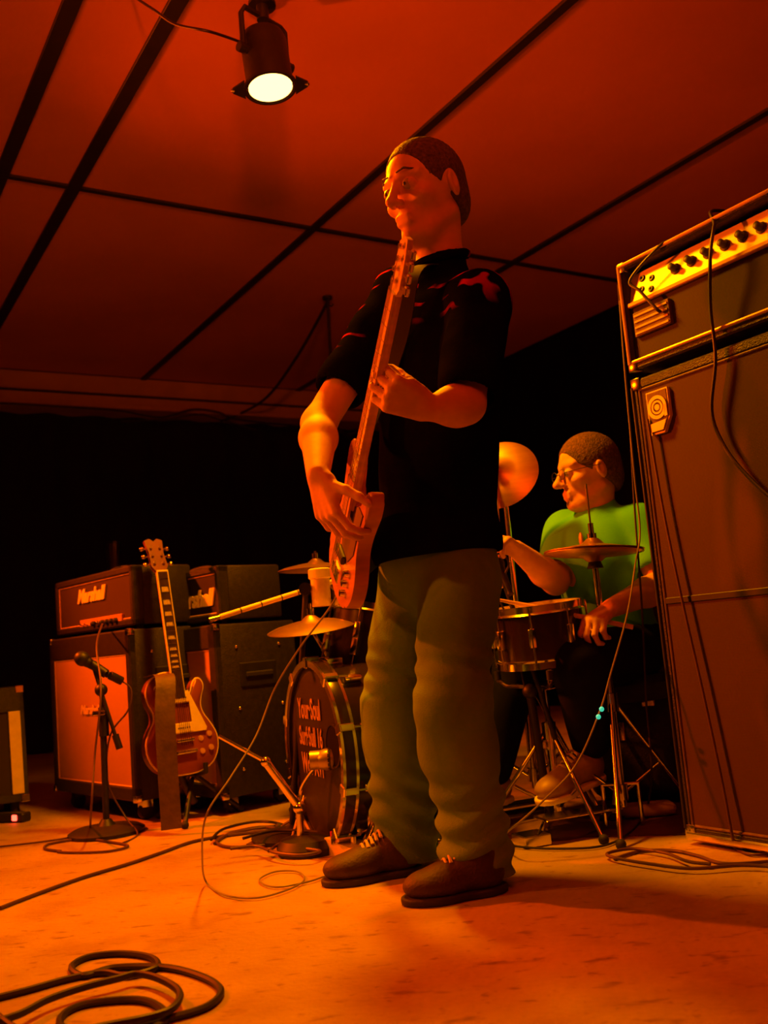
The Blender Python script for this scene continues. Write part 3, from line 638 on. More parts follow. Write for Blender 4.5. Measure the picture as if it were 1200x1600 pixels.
def head_prims(F, c, f, l, u, s=1.0, neck_to=None):
    """a human head: c centre, f face forward, l its left, u up"""
    f, l, u = [np.array(x, float) for x in (f, l, u)]; c = np.array(c, float)
    def q(a, b, z): return c+(f*a+l*b+u*z)*s
    A = [tuple(f), tuple(l), tuple(u)]
    F.ell(q(-.012, 0, .032), (.100*s, .077*s, .090*s), A, .02)
    F.ell(q(.022, 0, -.045), (.066*s, .050*s, .068*s), A, .03)
    F.cone(q(.050, .020, -.098), q(.050, -.020, -.098), .024*s, .024*s, .025)
    F.ell(q(.074, 0, -.098), (.022*s, .024*s, .018*s), A, .02)
    for sg in (1, -1):
        F.cone(q(-.02, sg*.050, -.058), q(.045, sg*.028, -.094), .015*s, .016*s, .02)      # jaw line
        F.ell(q(.056, sg*.044, -.022), (.024*s, .020*s, .018*s), A, .022)                      # cheekbone
        F.cone(q(.080, sg*.014, .030), q(.066, sg*.050, .030), .011*s, .010*s, .014)           # brow
        F.ell(q(.098, sg*.031, .006), (.018*s, .019*s, .013*s), A, .012, 'sub')                 # socket
    F.cone(q(.086, 0, .020), q(.113, 0, -.020), .0085*s, .011*s, .012)
    F.ell(q(.116, 0, -.026), (.015*s, .0125*s, .012*s), A, .008)
    for sg in (1, -1): F.ell(q(.100, sg*.012, -.030), (.011*s, .008*s, .008*s), A, .005)
    F.ell(q(.076, 0, -.062), (.018*s, .026*s, .022*s), A, .014)
    F.cone(q(.090, .018, -.057), q(.090, -.018, -.057), .0065*s, .0065*s, .006)
    F.cone(q(.088, .016, -.071), q(.088, -.016, -.071), .0075*s, .0075*s, .006)
    F.cone(q(.103, .020, -.0635), q(.103, -.020, -.0635), .003*s, .003*s, .003, 'sub')
    for sg in (1, -1):
        F.ell(q(.078, sg*.031, .006), (.017*s, .017*s, .013*s), A, .004)                      # lids over the ball
        e = [tuple(nrm(f*.9-l*sg*-.0+u*-.15)), tuple(nrm(l+f*sg*-.25)), tuple(nrm(u+f*.15))]
        F.ell(q(-.012, sg*.080, -.004), (.019*s, .009*s, .031*s), e, .008)
        F.ell(q(-.006, sg*.089, -.000), (.008*s, .005*s, .015*s), e, .004, 'sub')
    if neck_to is not None:
        F.cone(q(-.030, 0, -.055), neck_to, .049*s, .056, .02)
    return q
def hair_field(c, f, l, u, s, h, top=.012, front=.062):
    c = np.array(c, float); f, l, u = [np.array(x, float) for x in (f, l, u)]
    A = [tuple(f), tuple(l), tuple(u)]; q = lambda a, b, z: c+(f*a+l*b+u*z)*s
    F = Field(c-.16*s, c+.16*s, h)
    F.ell(q(-.016, 0, .036), (.103*s, .081*s, .094*s), A, .01)
    F.ell(q(-.055, 0, -.02), (.062*s, .066*s, .070*s), A, .02)
    n = nrm(f*1.0-u*.42); F.cut(q(front, 0, .055), n)
    n = nrm(-u*1.0+f*.75); F.cut(q(-.03, 0, -.035), n)
    for sg in (1, -1): F.ell(q(-.004, sg*.09, -.008), (.025*s, .03*s, .035*s), A, .004, 'sub')
    F.warp(lambda X, Y, Z: .0012*np.sin(X*420+2*np.sin(Z*200))*np.sin(Y*380+Z*150))
    return F
def hand_prims(F, wrist, d, n, thumb, curl, s=1.0, spread=.1, tcurl=.5, tdir=None):
    """d: along the hand, n: palm side, thumb: direction the thumb leaves (sideways)"""
    w, d, n, th = [np.array(x, float) for x in (wrist, d, n, thumb)]
    d = nrm(d); n = nrm(n-d*n.dot(d)); th = nrm(th-d*th.dot(d)-n*th.dot(n))
    kn = []
    for i, (o, ln) in enumerate(((.030, .088), (.010, .092), (-.011, .088), (-.030, .080))):
        k = w+(d*ln+th*o)*s; kn.append(k)
        F.cone(w+(d*.012+th*o*.5)*s, k, .0155*s, .0115*s, .010)
    F.cone(w+(d*.02+th*.02+n*.008)*s, w+(d*.055+th*.032+n*.008)*s, .016*s, .013*s, .012)
    segs = ((.042, .026, .021), (.046, .030, .023), (.043, .028, .022), (.034, .021, .019))
    for i in range(4):
        p = kn[i]; a = 0; cv = curl[i] if isinstance(curl, (list, tuple)) else curl
        base = nrm(d+th*(1.5-i)*spread)
        for j, L in enumerate(segs[i]):
            a += cv*(.8, 1.05, .75)[j]; dr = base*math.cos(a)+n*math.sin(a)
            q = p+dr*L*s; F.cone(p, q, (.0098, .0088, .0080)[j]*s, (.0088, .0080, .0068)[j]*s, .0035); p = q
    p = w+(d*.03+th*.026+n*.006)*s; dr = nrm(d*.55+th*.85+n*.25) if tdir is None else nrm(np.array(tdir, float))
    for j, L in enumerate((.042, .032, .026)):
        q = p+dr*L*s; F.cone(p, q, (.0125, .0105, .0095)[j]*s, (.0105, .0095, .0078)[j]*s, .005); p = q
        dr = nrm(dr+(d*.45+n*.35-th*.25)*tcurl)
def folds(a=.004, f=34, ph=0.):
    def fn(X, Y, Z):
        return a*(np.sin(Z*f+2.2*np.sin(X*9+ph)+1.5*np.sin(Y*11+ph))*.6+np.sin(X*f*.7+Z*f*.5+2*np.sin(Z*7+ph))*.5)
    return fn
def npv(v): return np.array(tuple(v), float)
def eyeballs(parent, q, s=1.0):
    for sg in (1, -1):
        c = q(.0835, sg*.031, .006)
        e = part('eye', MB().sph(c, .0125*s, 10), M_EYE, parent, world=True)
        f = nrm(q(.2, sg*.031, .006)-q(.1, sg*.031, .006))
        part('iris', MB().sph(c+f*.0078*s, .0058*s, 8), M_BLACK, e, world=True)

def shoe(parent, heel, toe, m, sole, lace=True, wdt=.047, Lh=.10, name='shoe', label=None):
    h, t = npv(heel), npv(toe); d = t-h; L = np.linalg.norm(d); d = d/L; z = np.array((0, 0, 1.)); z = nrm(z-d*z.dot(d)); l = np.cross(z, d)
    A = [tuple(d), tuple(l), tuple(z)]; mn = np.minimum(h, t)-.1; mx = np.maximum(h, t)+.17
    F = Field(mn, mx, .0042); q = lambda a, b, c: h+d*a*L+l*b+z*c
    F.ell(q(.17, 0, .048), (.052, .036, .046), A, .02)
    F.cone(q(.17, 0, .05), q(.15, 0, Lh), .036, .037, .02)
    F.cone(q(.35, 0, .055), q(.62, 0, .044), .040, .034, .03)
    F.ell(q(.78, 0, .036), (.070, wdt, .034), A, .03)
    F.cut(h+z*.014, tuple(-z))
    o = field_part(name, F, m, parent, label)
    F2 = Field(mn, mx, .0042); F2.ell(q(.22, 0, .012), (.066, .040, .05), A, .02); F2.cone(q(.2, 0, .012), q(.75, 0, .012), .040, wdt-.002, .02); F2.ell(q(.78, 0, .012), (.076, wdt+.004, .05), A, .02)
    F2.cut(h+z*.017, tuple(z)); F2.cut(h+z*.0, tuple(-z)); field_part('sole', F2, sole, o)
    if lace:
        mb = MB()
        for k in range(5):
            a = .40+.055*k; zz = .108-.0065*k
            mb.tube(smooth_path([q(a, -.020, zz-.010), q(a+.01, 0, zz+.001), q(a+.02, .020, zz-.010)], 4), .0028, 6)
            mb.tube(smooth_path([q(a, .020, zz-.010), q(a+.01, 0, zz+.003), q(a+.02, -.020, zz-.010)], 4), .0028, 6)
        part('laces', mb, M_LACE, o, world=True)
    return o

# ------------------------------------------------------------------ the bassist
BE, BT = P(534, 925, 2.30), P(652, 372, 1.80)           # the bass: end pin and tip of its headstock
def bassist():
    gl_, gr_ = G(765, 1382), G(640, 1350)                              # heels
    base = (gl_+gr_)/2
    t = thing('person', 'standing bass player in black shirt and jeans, close-cropped hair, playing a bass guitar', 'person', (base.x, base.y, 0))
    f = nrm(np.array((-.80, -.60, 0))); l = np.array((-f[1], f[0], 0)); z = np.array((0, 0, 1.))   # f forward, l his left
    l = np.array((.60, -.80, 0.))
    pel = npv(P(683, 868, 2.33)); che = npv(P(688, 560, 2.31)); nb = npv(P(688, 418, 2.31))
    shL, shR = npv(P(752, 470, 2.17)), npv(P(622, 462, 2.45))
    zb = npv((BT-BE).normalized()); nk_ = npv(BE.lerp(BT, .63)); fb = np.array((-.85, -.22, 0)); fb = nrm(fb-zb*fb.dot(zb)); sb_ = np.cross(zb, fb); sb_ = sb_ if sb_[1] < 0 else -sb_   # sb_: the edge of the neck toward us
    kl = nk_+sb_*.036-fb*.008; elL = npv(P(728, 632, 2.03)); wrL = kl-fb*.078-zb*.025+sb_*.012
    elR, wrR = npv(P(498, 662, 2.27)), npv(P(497, 742, 2.08))
    hc = npv(P(664, 303, 2.28))
    hf = nrm(np.array((-.74, -.66, -.20))); hl = nrm(np.cross(z, hf)); hu = np.cross(hf, hl)
    S = 1.09
    lo = np.array((-.30, 1.78, pel[2]-.1)); hi = np.array((.42, 2.62, hc[2]+.2))
    F = Field(lo, hi, .0045)
    Ab = [tuple(f), tuple(l), (0, 0, 1)]
    # torso under the shirt
    F.ell(pel, (.10, .15, .12), Ab, .04); F.cone(pel, che, .11, .115, .05); F.ell(che, (.105, .15, .15), Ab, .05)
    F.cone(shL, shR, .05, .05, .05); F.cone(nb+z*-.02, nb+z*.02, .06, .055, .03)
    q = head_prims(F, hc, hf, hl, hu, S, nb)
    # arms
    for sh, el, wr in ((shL, elL, wrL), (shR, elR, wrR)):
        F.cone(sh, el, .052, .040, .02); m = el+(wr-el)*.3; F.cone(el, m, .040, .043, .02); F.cone(m, wr, .043, .026, .02)
    # hands: left closes round the neck, right plucks
    hand_prims(F, wrL, kl-wrL+sb_*.01, -sb_, zb, (1.25, 1.2, 1.15, 1.2), 1.05, .10, .1, -sb_*.9+zb*.10+fb*.35)
    hand_prims(F, wrR, npv(P(512, 800, 2.08))-wrR, np.array((.7, .5, -.15)), (.2, -.9, .1), (.55, .6, .65, .7), 1.05, .12)
    body = field_part('body', F, M_SKIN, t)
    eyeballs(body, q, S)
    hr = field_part('hair', hair_field(hc, hf, hl, hu, S, .0045, front=.058), M_HAIR, t)
    for sg in (1, -1):
        part('eyebrow', MB().tube([q(.094, sg*.014, .038), q(.090, sg*.034, .041), q(.070, sg*.055, .032)], [.002, .003, .0015], 6), M_HAIR, body, world=True)
    # shirt
    F = Field(lo-.05, hi+.05, .0055)
    F.ell(pel+z*.02, (.135, .17, .12), Ab, .04); F.cone(pel+z*.03, che-z*.05, .145, .145, .05); F.ell(che, (.130, .165, .17), Ab, .05)
    F.cone(shL-z*.01, shR-z*.01, .066, .066, .05); F.cone(nb-z*.05, nb+z*.0, .085, .070, .03)
    F.ell(che-z*.12+f*.03, (.12, .14, .17), Ab, .05)
    sl = shL+(elL-shL)*.86; sr = shR+(elR-shR)*.72
    F.cone(shL, sl, .072, .068, .03); F.cone(shR, sr, .070, .064, .03)
    F.warp(folds(.0045, 30)); F.cut(npv(P(683, 872, 2.33)), (0.02, 0, -1))
    F.ell(nb+z*.045+f*.015, (.066, .062, .05), Ab, .01, 'sub')
    dl = nrm(elL-shL); F.cone(sl+dl*.02, sl+dl*.10, .057, .07, .008, 'sub'); dr_ = nrm(elR-shR); F.cone(sr+dr_*.02, sr+dr_*.1, .053, .07, .008, 'sub')
    shirt = field_part('shirt', F, M_SHIRT, t)
    # collar
    mb = MB(); pts = []
    for k in range(15):
        a = math.radians(-150+300*k/14); pts.append(nb+(f*math.cos(a)*1.05+l*math.sin(a))*.068+z*(.012-.022*math.cos(a)))
    mb.tube([V(p) for p in pts], .011, 8); part('collar', mb, M_SHIRT, shirt, world=True)
    # jeans
    hipL, knL, anL = npv(P(716, 905, 2.25)), npv(P(708, 1095, 2.14)), npv(P(748, 1345, 2.27))
    hipR, knR, anR = npv(P(648, 905, 2.42)), npv(P(616, 1095, 2.42)), npv(P(632, 1318, 2.50))
    hipL[2] = hipR[2] = pel[2]-.07
    F = Field(np.array((-.22, 1.95, -.02)), np.array((.5, 2.75, pel[2]+.14)), .0055)
    F.ell(pel+z*.0, (.125, .165, .10), Ab, .04); F.cone(pel, pel+z*.08, .125, .12, .03)
    F.ell((hipL+hipR)/2+z*.0-f*.025, (.12, .155, .10), Ab, .04)
    for hp, kn, an in ((hipL, knL, anL), (hipR, knR, anR)):
        F.cone(hp, kn, .098, .080, .03); m = kn+(an-kn)*.3; F.cone(kn, m, .080, .084, .03); F.cone(m, an, .084, .074, .03)
        F.cone(an+z*.02, an-z*.035-f*.0, .074, .085, .03)
    g_ = folds(1, 26, 1.3); F.warp(lambda X, Y, Z: g_(X, Y, Z)*(.0025+.004*np.clip((.62-Z)/.2, 0, 1)))
    F.warp(lambda X, Y, Z: np.where(Z < .30, .007*np.sin(Z*95+3*np.sin(X*20)), .0)*np.clip((.30-Z)/.1, 0, 1))
    F.warp(lambda X, Y, Z: .004*np.exp(-((Z-.50)/.06)**2)*np.sin(Z*120+X*30))
    F.cut(np.array((0, 0, .028)), (0, 0, -1)); F.cut(pel+z*.09, (0, 0, 1))
    je = field_part('jeans', F, M_JEANS, t)
    part('belt', MB().ring([(.118, -.016), (.124, -.016), (.124, .016), (.118, .016)], Matrix(((f[0]*1.0, l[0]*1.28, 0, pel[0]), (f[1]*1.0, l[1]*1.28, 0, pel[1]), (0, 0, 1, pel[2]+.055), (0, 0, 0, 1))), 32), M_LEATHER, je, world=True)
    shoe(t, G(778, 1392), G(652, 1412), M_SHOE, M_SOLE, wdt=.048)
    shoe(t, G(648, 1362), G(522, 1383), M_SHOE, M_SOLE, wdt=.048)
    return dict(pel=pel, f=f, l=l, shR=shR, shL=shL, che=che)
BI = bassist()

# ------------------------------------------------------------------ bass guitar (local: z along the neck, front faces -y)
def bass_guitar():
    e, tip = BE, BT
    zc = (tip-e).normalized(); fr = V((-.85, -.22, 0)); fr = (fr-zc*fr.dot(zc)).normalized()    # the way the strings face
    yc = -fr; xc = yc.cross(zc); L = (tip-e).length; s = L/1.10
    M = Matrix.Translation(e) @ Matrix(((xc.x, yc.x, zc.x, 0), (xc.y, yc.y, zc.y, 0), (xc.z, yc.z, zc.z, 0), (0, 0, 0, 1))) @ Matrix.Scale(s, 4)
    loc = e
    t = thing('bass_guitar', 'natural wood bass guitar held steeply upright by the standing player', 'bass guitar', loc)
    right = [(0, -.005), (.06, 0), (.12, .025), (.155, .075), (.160, .13), (.140, .18), (.120, .22), (.118, .26), (.130, .31), (.145, .36), (.140, .41), (.120, .425), (.098, .40), (.080, .36), (.050, .335), (.032, .33)]
    left = [(-.032, .33), (-.055, .36), (-.075, .41), (-.105, .455), (-.138, .46), (-.150, .42), (-.140, .36), (-.125, .30), (-.125, .25), (-.145, .20), (-.162, .14), (-.155, .075), (-.11, .02), (-.05, 0)]
    pl = right+left
    dense = []
    for i in range(len(pl)):
        p0, p1, p2, p3 = [V((*pl[(i+k) % len(pl)], 0)) for k in (-1, 0, 1, 2)]
        for j in range(4):
            tt = j/4; dense.append(.5*((2*p1)+(-p0+p2)*tt+(2*p0-5*p1+4*p2-p3)*tt*tt+(-p0+3*p1-3*p2+p3)*tt**3))
    poly = [(p.x, p.y) for p in dense]
    bm = bmesh.new(); tmp = MB().prism(poly, -.021, .021); vv = [bm.verts.new(v) for v in tmp.v]
    for fc in tmp.f: bm.faces.new([vv[i] for i in fc])
    be = [ed for ed in bm.edges if abs(ed.verts[0].co.y-ed.verts[1].co.y) < 1e-6]
    bmesh.ops.bevel(bm, geom=be, offset=.007, segments=3, affect='EDGES', profile=.5); bm.verts.index_update()
    b = MB().add([v.co.copy() for v in bm.verts], [[v.index for v in fc.verts] for fc in bm.faces], M); bm.free()
    body = part('body', b, M_BASS, t, world=True)
    part('pickguard', MB().prism([(-.02, .16), (.06, .15), (.10, .2), (.10, .27), (.11, .34), (.06, .34), (.03, .32), (-.03, .32), (-.1, .36), (-.09, .25)], -.024, -.020, M), M_ROSE, t, world=True)
    nk = part('neck', MB().box((-.024, -.034, .30), (.024, -.012, .955), M, bev=.008, seg=2), M_NECK, t, world=True)
    part('fretboard', MB().box((-.025, -.040, .27), (.025, -.033, .955), M), M_NECK, nk, world=True)
    fm = MB()
    for k in range(20):
        zz = .955-.81*(1-2**(-(k+1)/12)); fm.box((-.025, -.0418, zz-.001), (.025, -.0395, zz+.001), M)
    part('frets', fm, M_CHROME, nk, world=True)
    hs = part('headstock', MB().prism([(-.024, .95), (.024, .95), (.045, .975), (.042, 1.05), (.030, 1.10), (.0, 1.10), (-.03, 1.08), (-.032, .99)], -.034, -.018, M), M_NECK, t, world=True)
    for k in range(4):
        zz = .985+.030*k; x = .038-.003*k
        pg = part('tuning_peg', MB().cyl(M @ V((x, -.026, zz)), M @ V((x+.04, -.026, zz)), .004).box((x+.035, -.032, zz-.012), (x+.055, -.02, zz+.012), M, bev=.003), M_CHROME, hs, world=True)
        part('post', MB().cyl(M @ V((.012-.012*(k % 2)+.005*k-.01, -.034, zz)), M @ V((.012-.012*(k % 2)+.005*k-.01, -.046, zz)), .006), M_CHROME, hs, world=True)
    for k in range(4):
        x = -.016+.0107*k
        part('string', MB().cyl(M @ V((x*1.3, -.046, .08)), M @ V((x*.8, -.044, .965+.03*k)), .0013, n=6), M_CHROME, t, world=True)
    part('bridge', MB().box((-.038, -.036, .055), (.038, -.021, .095), M, bev=.003), M_CHROME, t, world=True)
    for zz in (.14, .24): part('pickup', MB().box((-.042, -.036, zz-.014), (.042, -.021, zz+.014), M, bev=.004), M_BLACK, t, world=True)
    for k in range(3): part('knob', MB().lathe([(.012, 0), (.010, .016), (0, .017)], M @ Matrix.Translation((.09, -.021, .06+.035*k)) @ Matrix.Rotation(math.pi/2, 4, 'X'), 16), M_CHROME, t, world=True)
    # strap: from the upper horn over his left shoulder and down his back to the end pin
    horn = M @ V((-.13, .0, .44)); pin = M @ V((0, .0, -.004))
    shl = V(BI['shL'])*.62+V(BI['shR'])*.38
    f = V(BI['f']); l = V(BI['l']); ch = V(BI['che']); pe = V(BI['pel'])
    pts = smooth_path([horn, horn+V((.02, .02, .03)), ch+f*.150+V((0, 0, .02))+l*.03, shl+f*.10+V((0, 0, .05)), shl+V((0, 0, .080)), shl-f*.09+V((0, 0, .03)), ch-f*.165-l*.02, pe-f*.17-l*.08+V((0, 0, .16)), pe-l*.21+V((0, 0, .04)), pe-l*.16+f*.12+V((0, 0, -.02)), pin], 8)
    mb = MB(); n = len(pts); o = 0; c0 = (ch+pe)/2
    for i, p in enumerate(pts):
        tg = (pts[min(i+1, n-1)]-pts[max(i-1, 0)]).normalized(); c = V((c0.x, c0.y, min(p.z, ch.z)))
        out = (p-c); out = (out-tg*out.dot(tg)).normalized(); sd = tg.cross(out)
        mb.v += [tuple(p+sd*.024+out*.0015), tuple(p-sd*.024+out*.0015), tuple(p-sd*.024-out*.0015), tuple(p+sd*.024-out*.0015)]
    for i in range(n-1):
        for k in range(4): mb.f.append((4*i+k, 4*i+(k+1) % 4, 4*i+4+(k+1) % 4, 4*i+4+k))
    part('strap', mb, M_CURTAIN, t, world=True)
bass_guitar()

# ------------------------------------------------------------------ the drummer
def drummer():
    base = G(930, 1262)
    t = thing('person', 'seated drummer in a bright green t-shirt and glasses, head turned left', 'person', (base.x, base.y, 0))
    f = nrm(np.array((-.62, -.78, 0))); l = np.array((-f[1], f[0], 0)); z = np.array((0, 0, 1.))
    pel = npv(P(955, 1005, 3.08)); che = npv(P(938, 868, 3.05)); nb = npv(P(932, 793, 3.04))
    shR, shL = npv(P(886, 828, 3.14)), npv(P(1000, 822, 2.98))
    elR, wrR = npv(P(868, 908, 3.0)), npv(P(806, 858, 2.86))
    elL, wrL = npv(P(1034, 915, 2.90)), npv(P(955, 950, 2.74))
    hc = npv(P(918, 738, 3.03)); hf = nrm(np.array((-.97, -.22, -.12))); hl = nrm(np.cross(z, hf)); hu = np.cross(hf, hl)
    S = .97; Ab = [tuple(f), tuple(l), (0, 0, 1)]
    F = Field(np.array((.25, 2.52, pel[2]-.1)), np.array((1.05, 3.35, hc[2]+.17)), .005)
    F.cone(pel, che, .11, .11, .04); F.ell(che, (.10, .14, .13), Ab, .04); F.cone(shL, shR, .045, .045, .04)
    q = head_prims(F, hc, hf, hl, hu, S, nb)
    for sh, el, wr in ((shL, elL, wrL), (shR, elR, wrR)):
        F.cone(sh, el, .050, .040, .02); m = el+(wr-el)*.3; F.cone(el, m, .041, .043, .02); F.cone(m, wr, .043, .027, .02)
    hand_prims(F, wrR, npv(P(780, 842, 2.80))-wrR, (.1, .3, -.9), (-.3, .8, .3), (.9, .95, 1.0, 1.0), 1.0, .08, .6)
    hand_prims(F, wrL, npv(P(930, 968, 2.69))-wrL, (.1, .2, -.9), (.3, .7, .3), (.9, .95, 1.0, 1.0), 1.0, .08, .6)
    body = field_part('body', F, M_SKIN, t); eyeballs(body, q, S)
    field_part('hair', hair_field(hc, hf, hl, hu, S*1.02, .0045, front=.066), M_HAIR, t)
    gm = MB()
    for sg in (1, -1):
        gm.tube([q(.104, sg*.031+.022*math.cos(a*math.pi/8)*1.0, .004+.016*math.sin(a*math.pi/8)) for a in range(17)], .0011, 6)
        gm.tube([q(.104, sg*.052, .006), q(.06, sg*.076, .008), q(-.01, sg*.088, .010)], .0011, 6)
    gm.tube([q(.104, .010, .006), q(.108, 0, .008), q(.104, -.010, .006)], .0011, 6)
    part('glasses', gm, M_BLACK, t, world=True)
    F = Field(np.array((.3, 2.62, pel[2]-.12)), np.array((1.05, 3.38, hc[2]+.02)), .0055)
    F.ell(pel+z*.0, (.14, .165, .10), Ab, .04); F.cone(pel, che, .138, .135, .04); F.ell(che, (.125, .16, .15), Ab, .04); F.cone(shL, shR, .060, .060, .04)
    F.cone(nb-z*.04, nb, .07, .062, .03)
    sl = shL+(elL-shL)*.62; sr = shR+(elR-shR)*.72
    F.cone(shL, sl, .070, .068, .03); F.cone(shR, sr, .070, .068, .03)
    F.warp(folds(.0045, 28, 2.)); F.ell(nb+z*.035+f*.02, (.062, .062, .05), Ab, .01, 'sub')
    for s_, e_, c_ in ((shL, elL, sl), (shR, elR, sr)):
        d_ = nrm(e_-s_); F.cone(c_+d_*.02, c_+d_*.1, .056, .07, .008, 'sub')
    sh = field_part('shirt', F, M_SHIRT2, t)
    cc = V(che+f*.142+z*.045+l*.012)
    part('chest_badge', MB().sph(cc, .012, 8, sc=(.6, 1, 1.9)), M_GOLDPANEL, sh, world=True, label='small shiny orange badge on the chest')
    # trousers and trainers
    F = Field(np.array((.1, 2.4, .04)), np.array((1.1, 3.4, pel[2]+.05)), .0065)
    kL, kR = npv(P(900, 1040, 2.72)), npv(P(810, 1040, 3.0)); aL, aR = npv(P(922, 1158, 2.85)), npv(P(770, 1200, 2.95))
    hL, hR = pel+l*.09-z*.02, pel-l*.09-z*.02
    F.ell(pel-z*.02, (.13, .165, .09), Ab, .04)
    for h_, k_, a_ in ((hL, kL, aL), (hR, kR, aR)):
        F.cone(h_, k_, .095, .072, .03); F.cone(k_, a_, .074, .055, .03)
    F.warp(folds(.004, 26, .4)); field_part('trousers', F, M_TROUSER, t)
    shoe(t, V(aL)+V((.03, .05, -.115)), V(aL)+V((-.17, -.13, -.145)), M_TRAINER, M_WHITE, wdt=.046)
    shoe(t, V(aR)+V((.05, .03, -.105)), V(aR)+V((-.2, -.06, -.125)), M_TRAINER, M_WHITE, wdt=.046)
    # sticks in his hands
    for w_, tip, lb in ((V(wrR)+V((-.055, -.03, -.02)), P(772, 720, 2.95), 'pale drumstick raised in the drummer\'s right hand'), (V(wrL)+V((-.05, -.03, -.03)), P(842, 950, 2.72), 'pale drumstick over the snare in the drummer\'s left hand')):
        d_ = (tip-w_).normalized(); a = w_-d_*.10; b = a+d_*.40
        single('drumstick', MB().tube([a, a+d_*.3, a+d_*.385, a+d_*.39, a+d_*.398, b], [.0072, .0070, .004, .0055, .005, .002], 10), M_NECK, lb, 'drumstick')
    return pel
dpel = drummer()

# ------------------------------------------------------------------ drum kit
def frame(c, ax, up=(0, 0, 1)):
    z = V(ax).normalized(); x = V(up).cross(z)
    if x.length < 1e-3: x = V((1, 0, 0))
    x.normalize(); y = z.cross(x); M = Matrix((x, y, z)).transposed().to_4x4(); M.translation = c; return M
def drum(name, label, M, r, dp, nl, base, head_m=M_COATED, hoop=.016, letters=None, hoop_m=M_CHROME, kick=False):
    """M: frame at the middle of the struck or front head, +z out of the drum"""
    t = thing(name, label, 'drum', base)
    part('shell', MB().ring([(r-.008, -.01), (r, -.01), (r, -dp+.01), (r-.008, -dp+.01)], M, 56), M_DRUM, t, world=True)
    for z_, sg in ((0, 1), (-dp, -1)):
        part('drumhead', MB().lathe([(r+.002, z_-sg*.012), (r+.002, z_-sg*.004), (r-.002, z_-sg*.003), (0, z_-sg*.002)], M, 48), head_m if sg > 0 else M_COATED, t, world=True)
        w_ = .038 if kick else .022
        if kick:
            part('hoop', MB().ring([(r+.003, z_+sg*.010), (r+.016, z_+sg*.010), (r+.018, z_+sg*.006), (r+.018, z_-sg*.030), (r+.003, z_-sg*.030)], M, 64), M_DRUM, t, world=True)
            for dz in (.009, -.028):
                part('hoop_band', MB().ring([(r+.002, z_+sg*(dz-.004)), (r+.020, z_+sg*(dz-.004)), (r+.020, z_+sg*(dz+.004)), (r+.002, z_+sg*(dz+.004))], M, 64), M_CHROME, t, world=True)
        else:
            part('hoop', MB().ring([(r+.002, z_+sg*.012), (r+.007, z_+sg*.013), (r+.006, z_-sg*.006), (r+.013, z_-sg*.012), (r+.002, z_-sg*.012)], M, 56), hoop_m, t, world=True)
    for k in range(nl):
        a = 2*math.pi*(k+.5)/nl; R = M @ Matrix.Rotation(a, 4, 'Z')
        o = r+.022 if kick else r+.012
        lugs = [(-dp*.5, dp*.18, .008, -dp-.008)] if dp < .2 else [(-.075, .026, .012, -.06), (-dp+.075, .026, -dp-.012, -dp+.06)]
        for lz, lh, a0, a1 in lugs:
            L = part('lug', MB().box((r-.002, -.010, lz-lh), (r+.020, .010, lz+lh), R, bev=.004, seg=2), M_CHROME, t, world=True)
            part('tension_rod', MB().cyl(R @ V((o, 0, a0)), R @ V((o, 0, a1)), .0032, n=8), M_CHROME, L, world=True)
        if kick:
            for z_, sg in ((0, 1), (-dp, -1)):
                cl = MB().box((r-.004, -.014, z_+sg*.008 if sg > 0 else z_-.016), (r+.030, .014, z_+.016 if sg > 0 else z_-.008), R, bev=.003).box((r+.016, -.010, min(z_-sg*.03, z_+sg*.012)), (r+.030, .010, max(z_-sg*.03, z_+sg*.012)), R, bev=.003)
                part('claw', cl, M_CHROME, t, world=True)
    return t
KN = V((-.92, -.39, 0)).normalized(); kc = P(494, 1181, 2.84); kr = .245; kc.z = kr+.022
KM = frame(kc, KN)
kb = V((kc.x, kc.y, 0))-KN*.2; kb.z = 0
kick = drum('bass_drum', 'large black bass drum with hand-lettered front head and chrome hoops, left of the standing player', KM, kr, .40, 10, kb, M_HEADSKIN, kick=True)
# local text: text stands in xz facing -y; head plane: x right as seen from the front
TR = V((0, 0, 1)).cross(KN)       # seen from the front, right is up x normal
TM = Matrix((TR, -KN, V((0, 0, 1)))).transposed().to_4x4(); TM.translation = kc+KN*.0
for s_, z_, sz, x_ in (('Your·Soul', .120, .072, -.035), ('Surf·Sull 16', .040, .066, -.035), ('Wor·XVI', -.040, .072, -.035)):
    part('lettering', moved(text_mb(s_, sz, 0, .001, .0015), TM @ Matrix.Translation((x_, -.001, z_)) @ Matrix.Diagonal((.72, 1, 1.15, 1))), M_LETTER, kick, world=True)
part('mic_port', MB().lathe([(.056, 0), (.056, .003), (0, .003)], frame(kc+TR*.168+V((0, 0, .03)), KN), 28), M_WALL, kick, world=True)
part('mic_port_ring', MB().ring([(.055, 0), (.060, 0), (.060, .005), (.055, .005)], frame(kc+TR*.168+V((0, 0, .03)), KN), 32), M_BLACK, kick, world=True)
for sg in (1, -1):
    a = kc-KN*.09+TR*sg*.20+V((0, 0, -.17)); b = V((a.x, a.y, 0))+TR*sg*.14+KN*.12; b.z = .008
    sp = part('spur', MB().cyl(a, b, .009), M_CHROME, kick, world=True); part('spur_foot', MB().sph(b+V((0, 0, .006)), .014, 8), M_RUBBER, sp, world=True)
    part('spur_bracket', MB().box((-.02, -.03, -.03), (.02, .03, .03), Matrix.Translation(a), bev=.005), M_CHROME, kick, world=True)

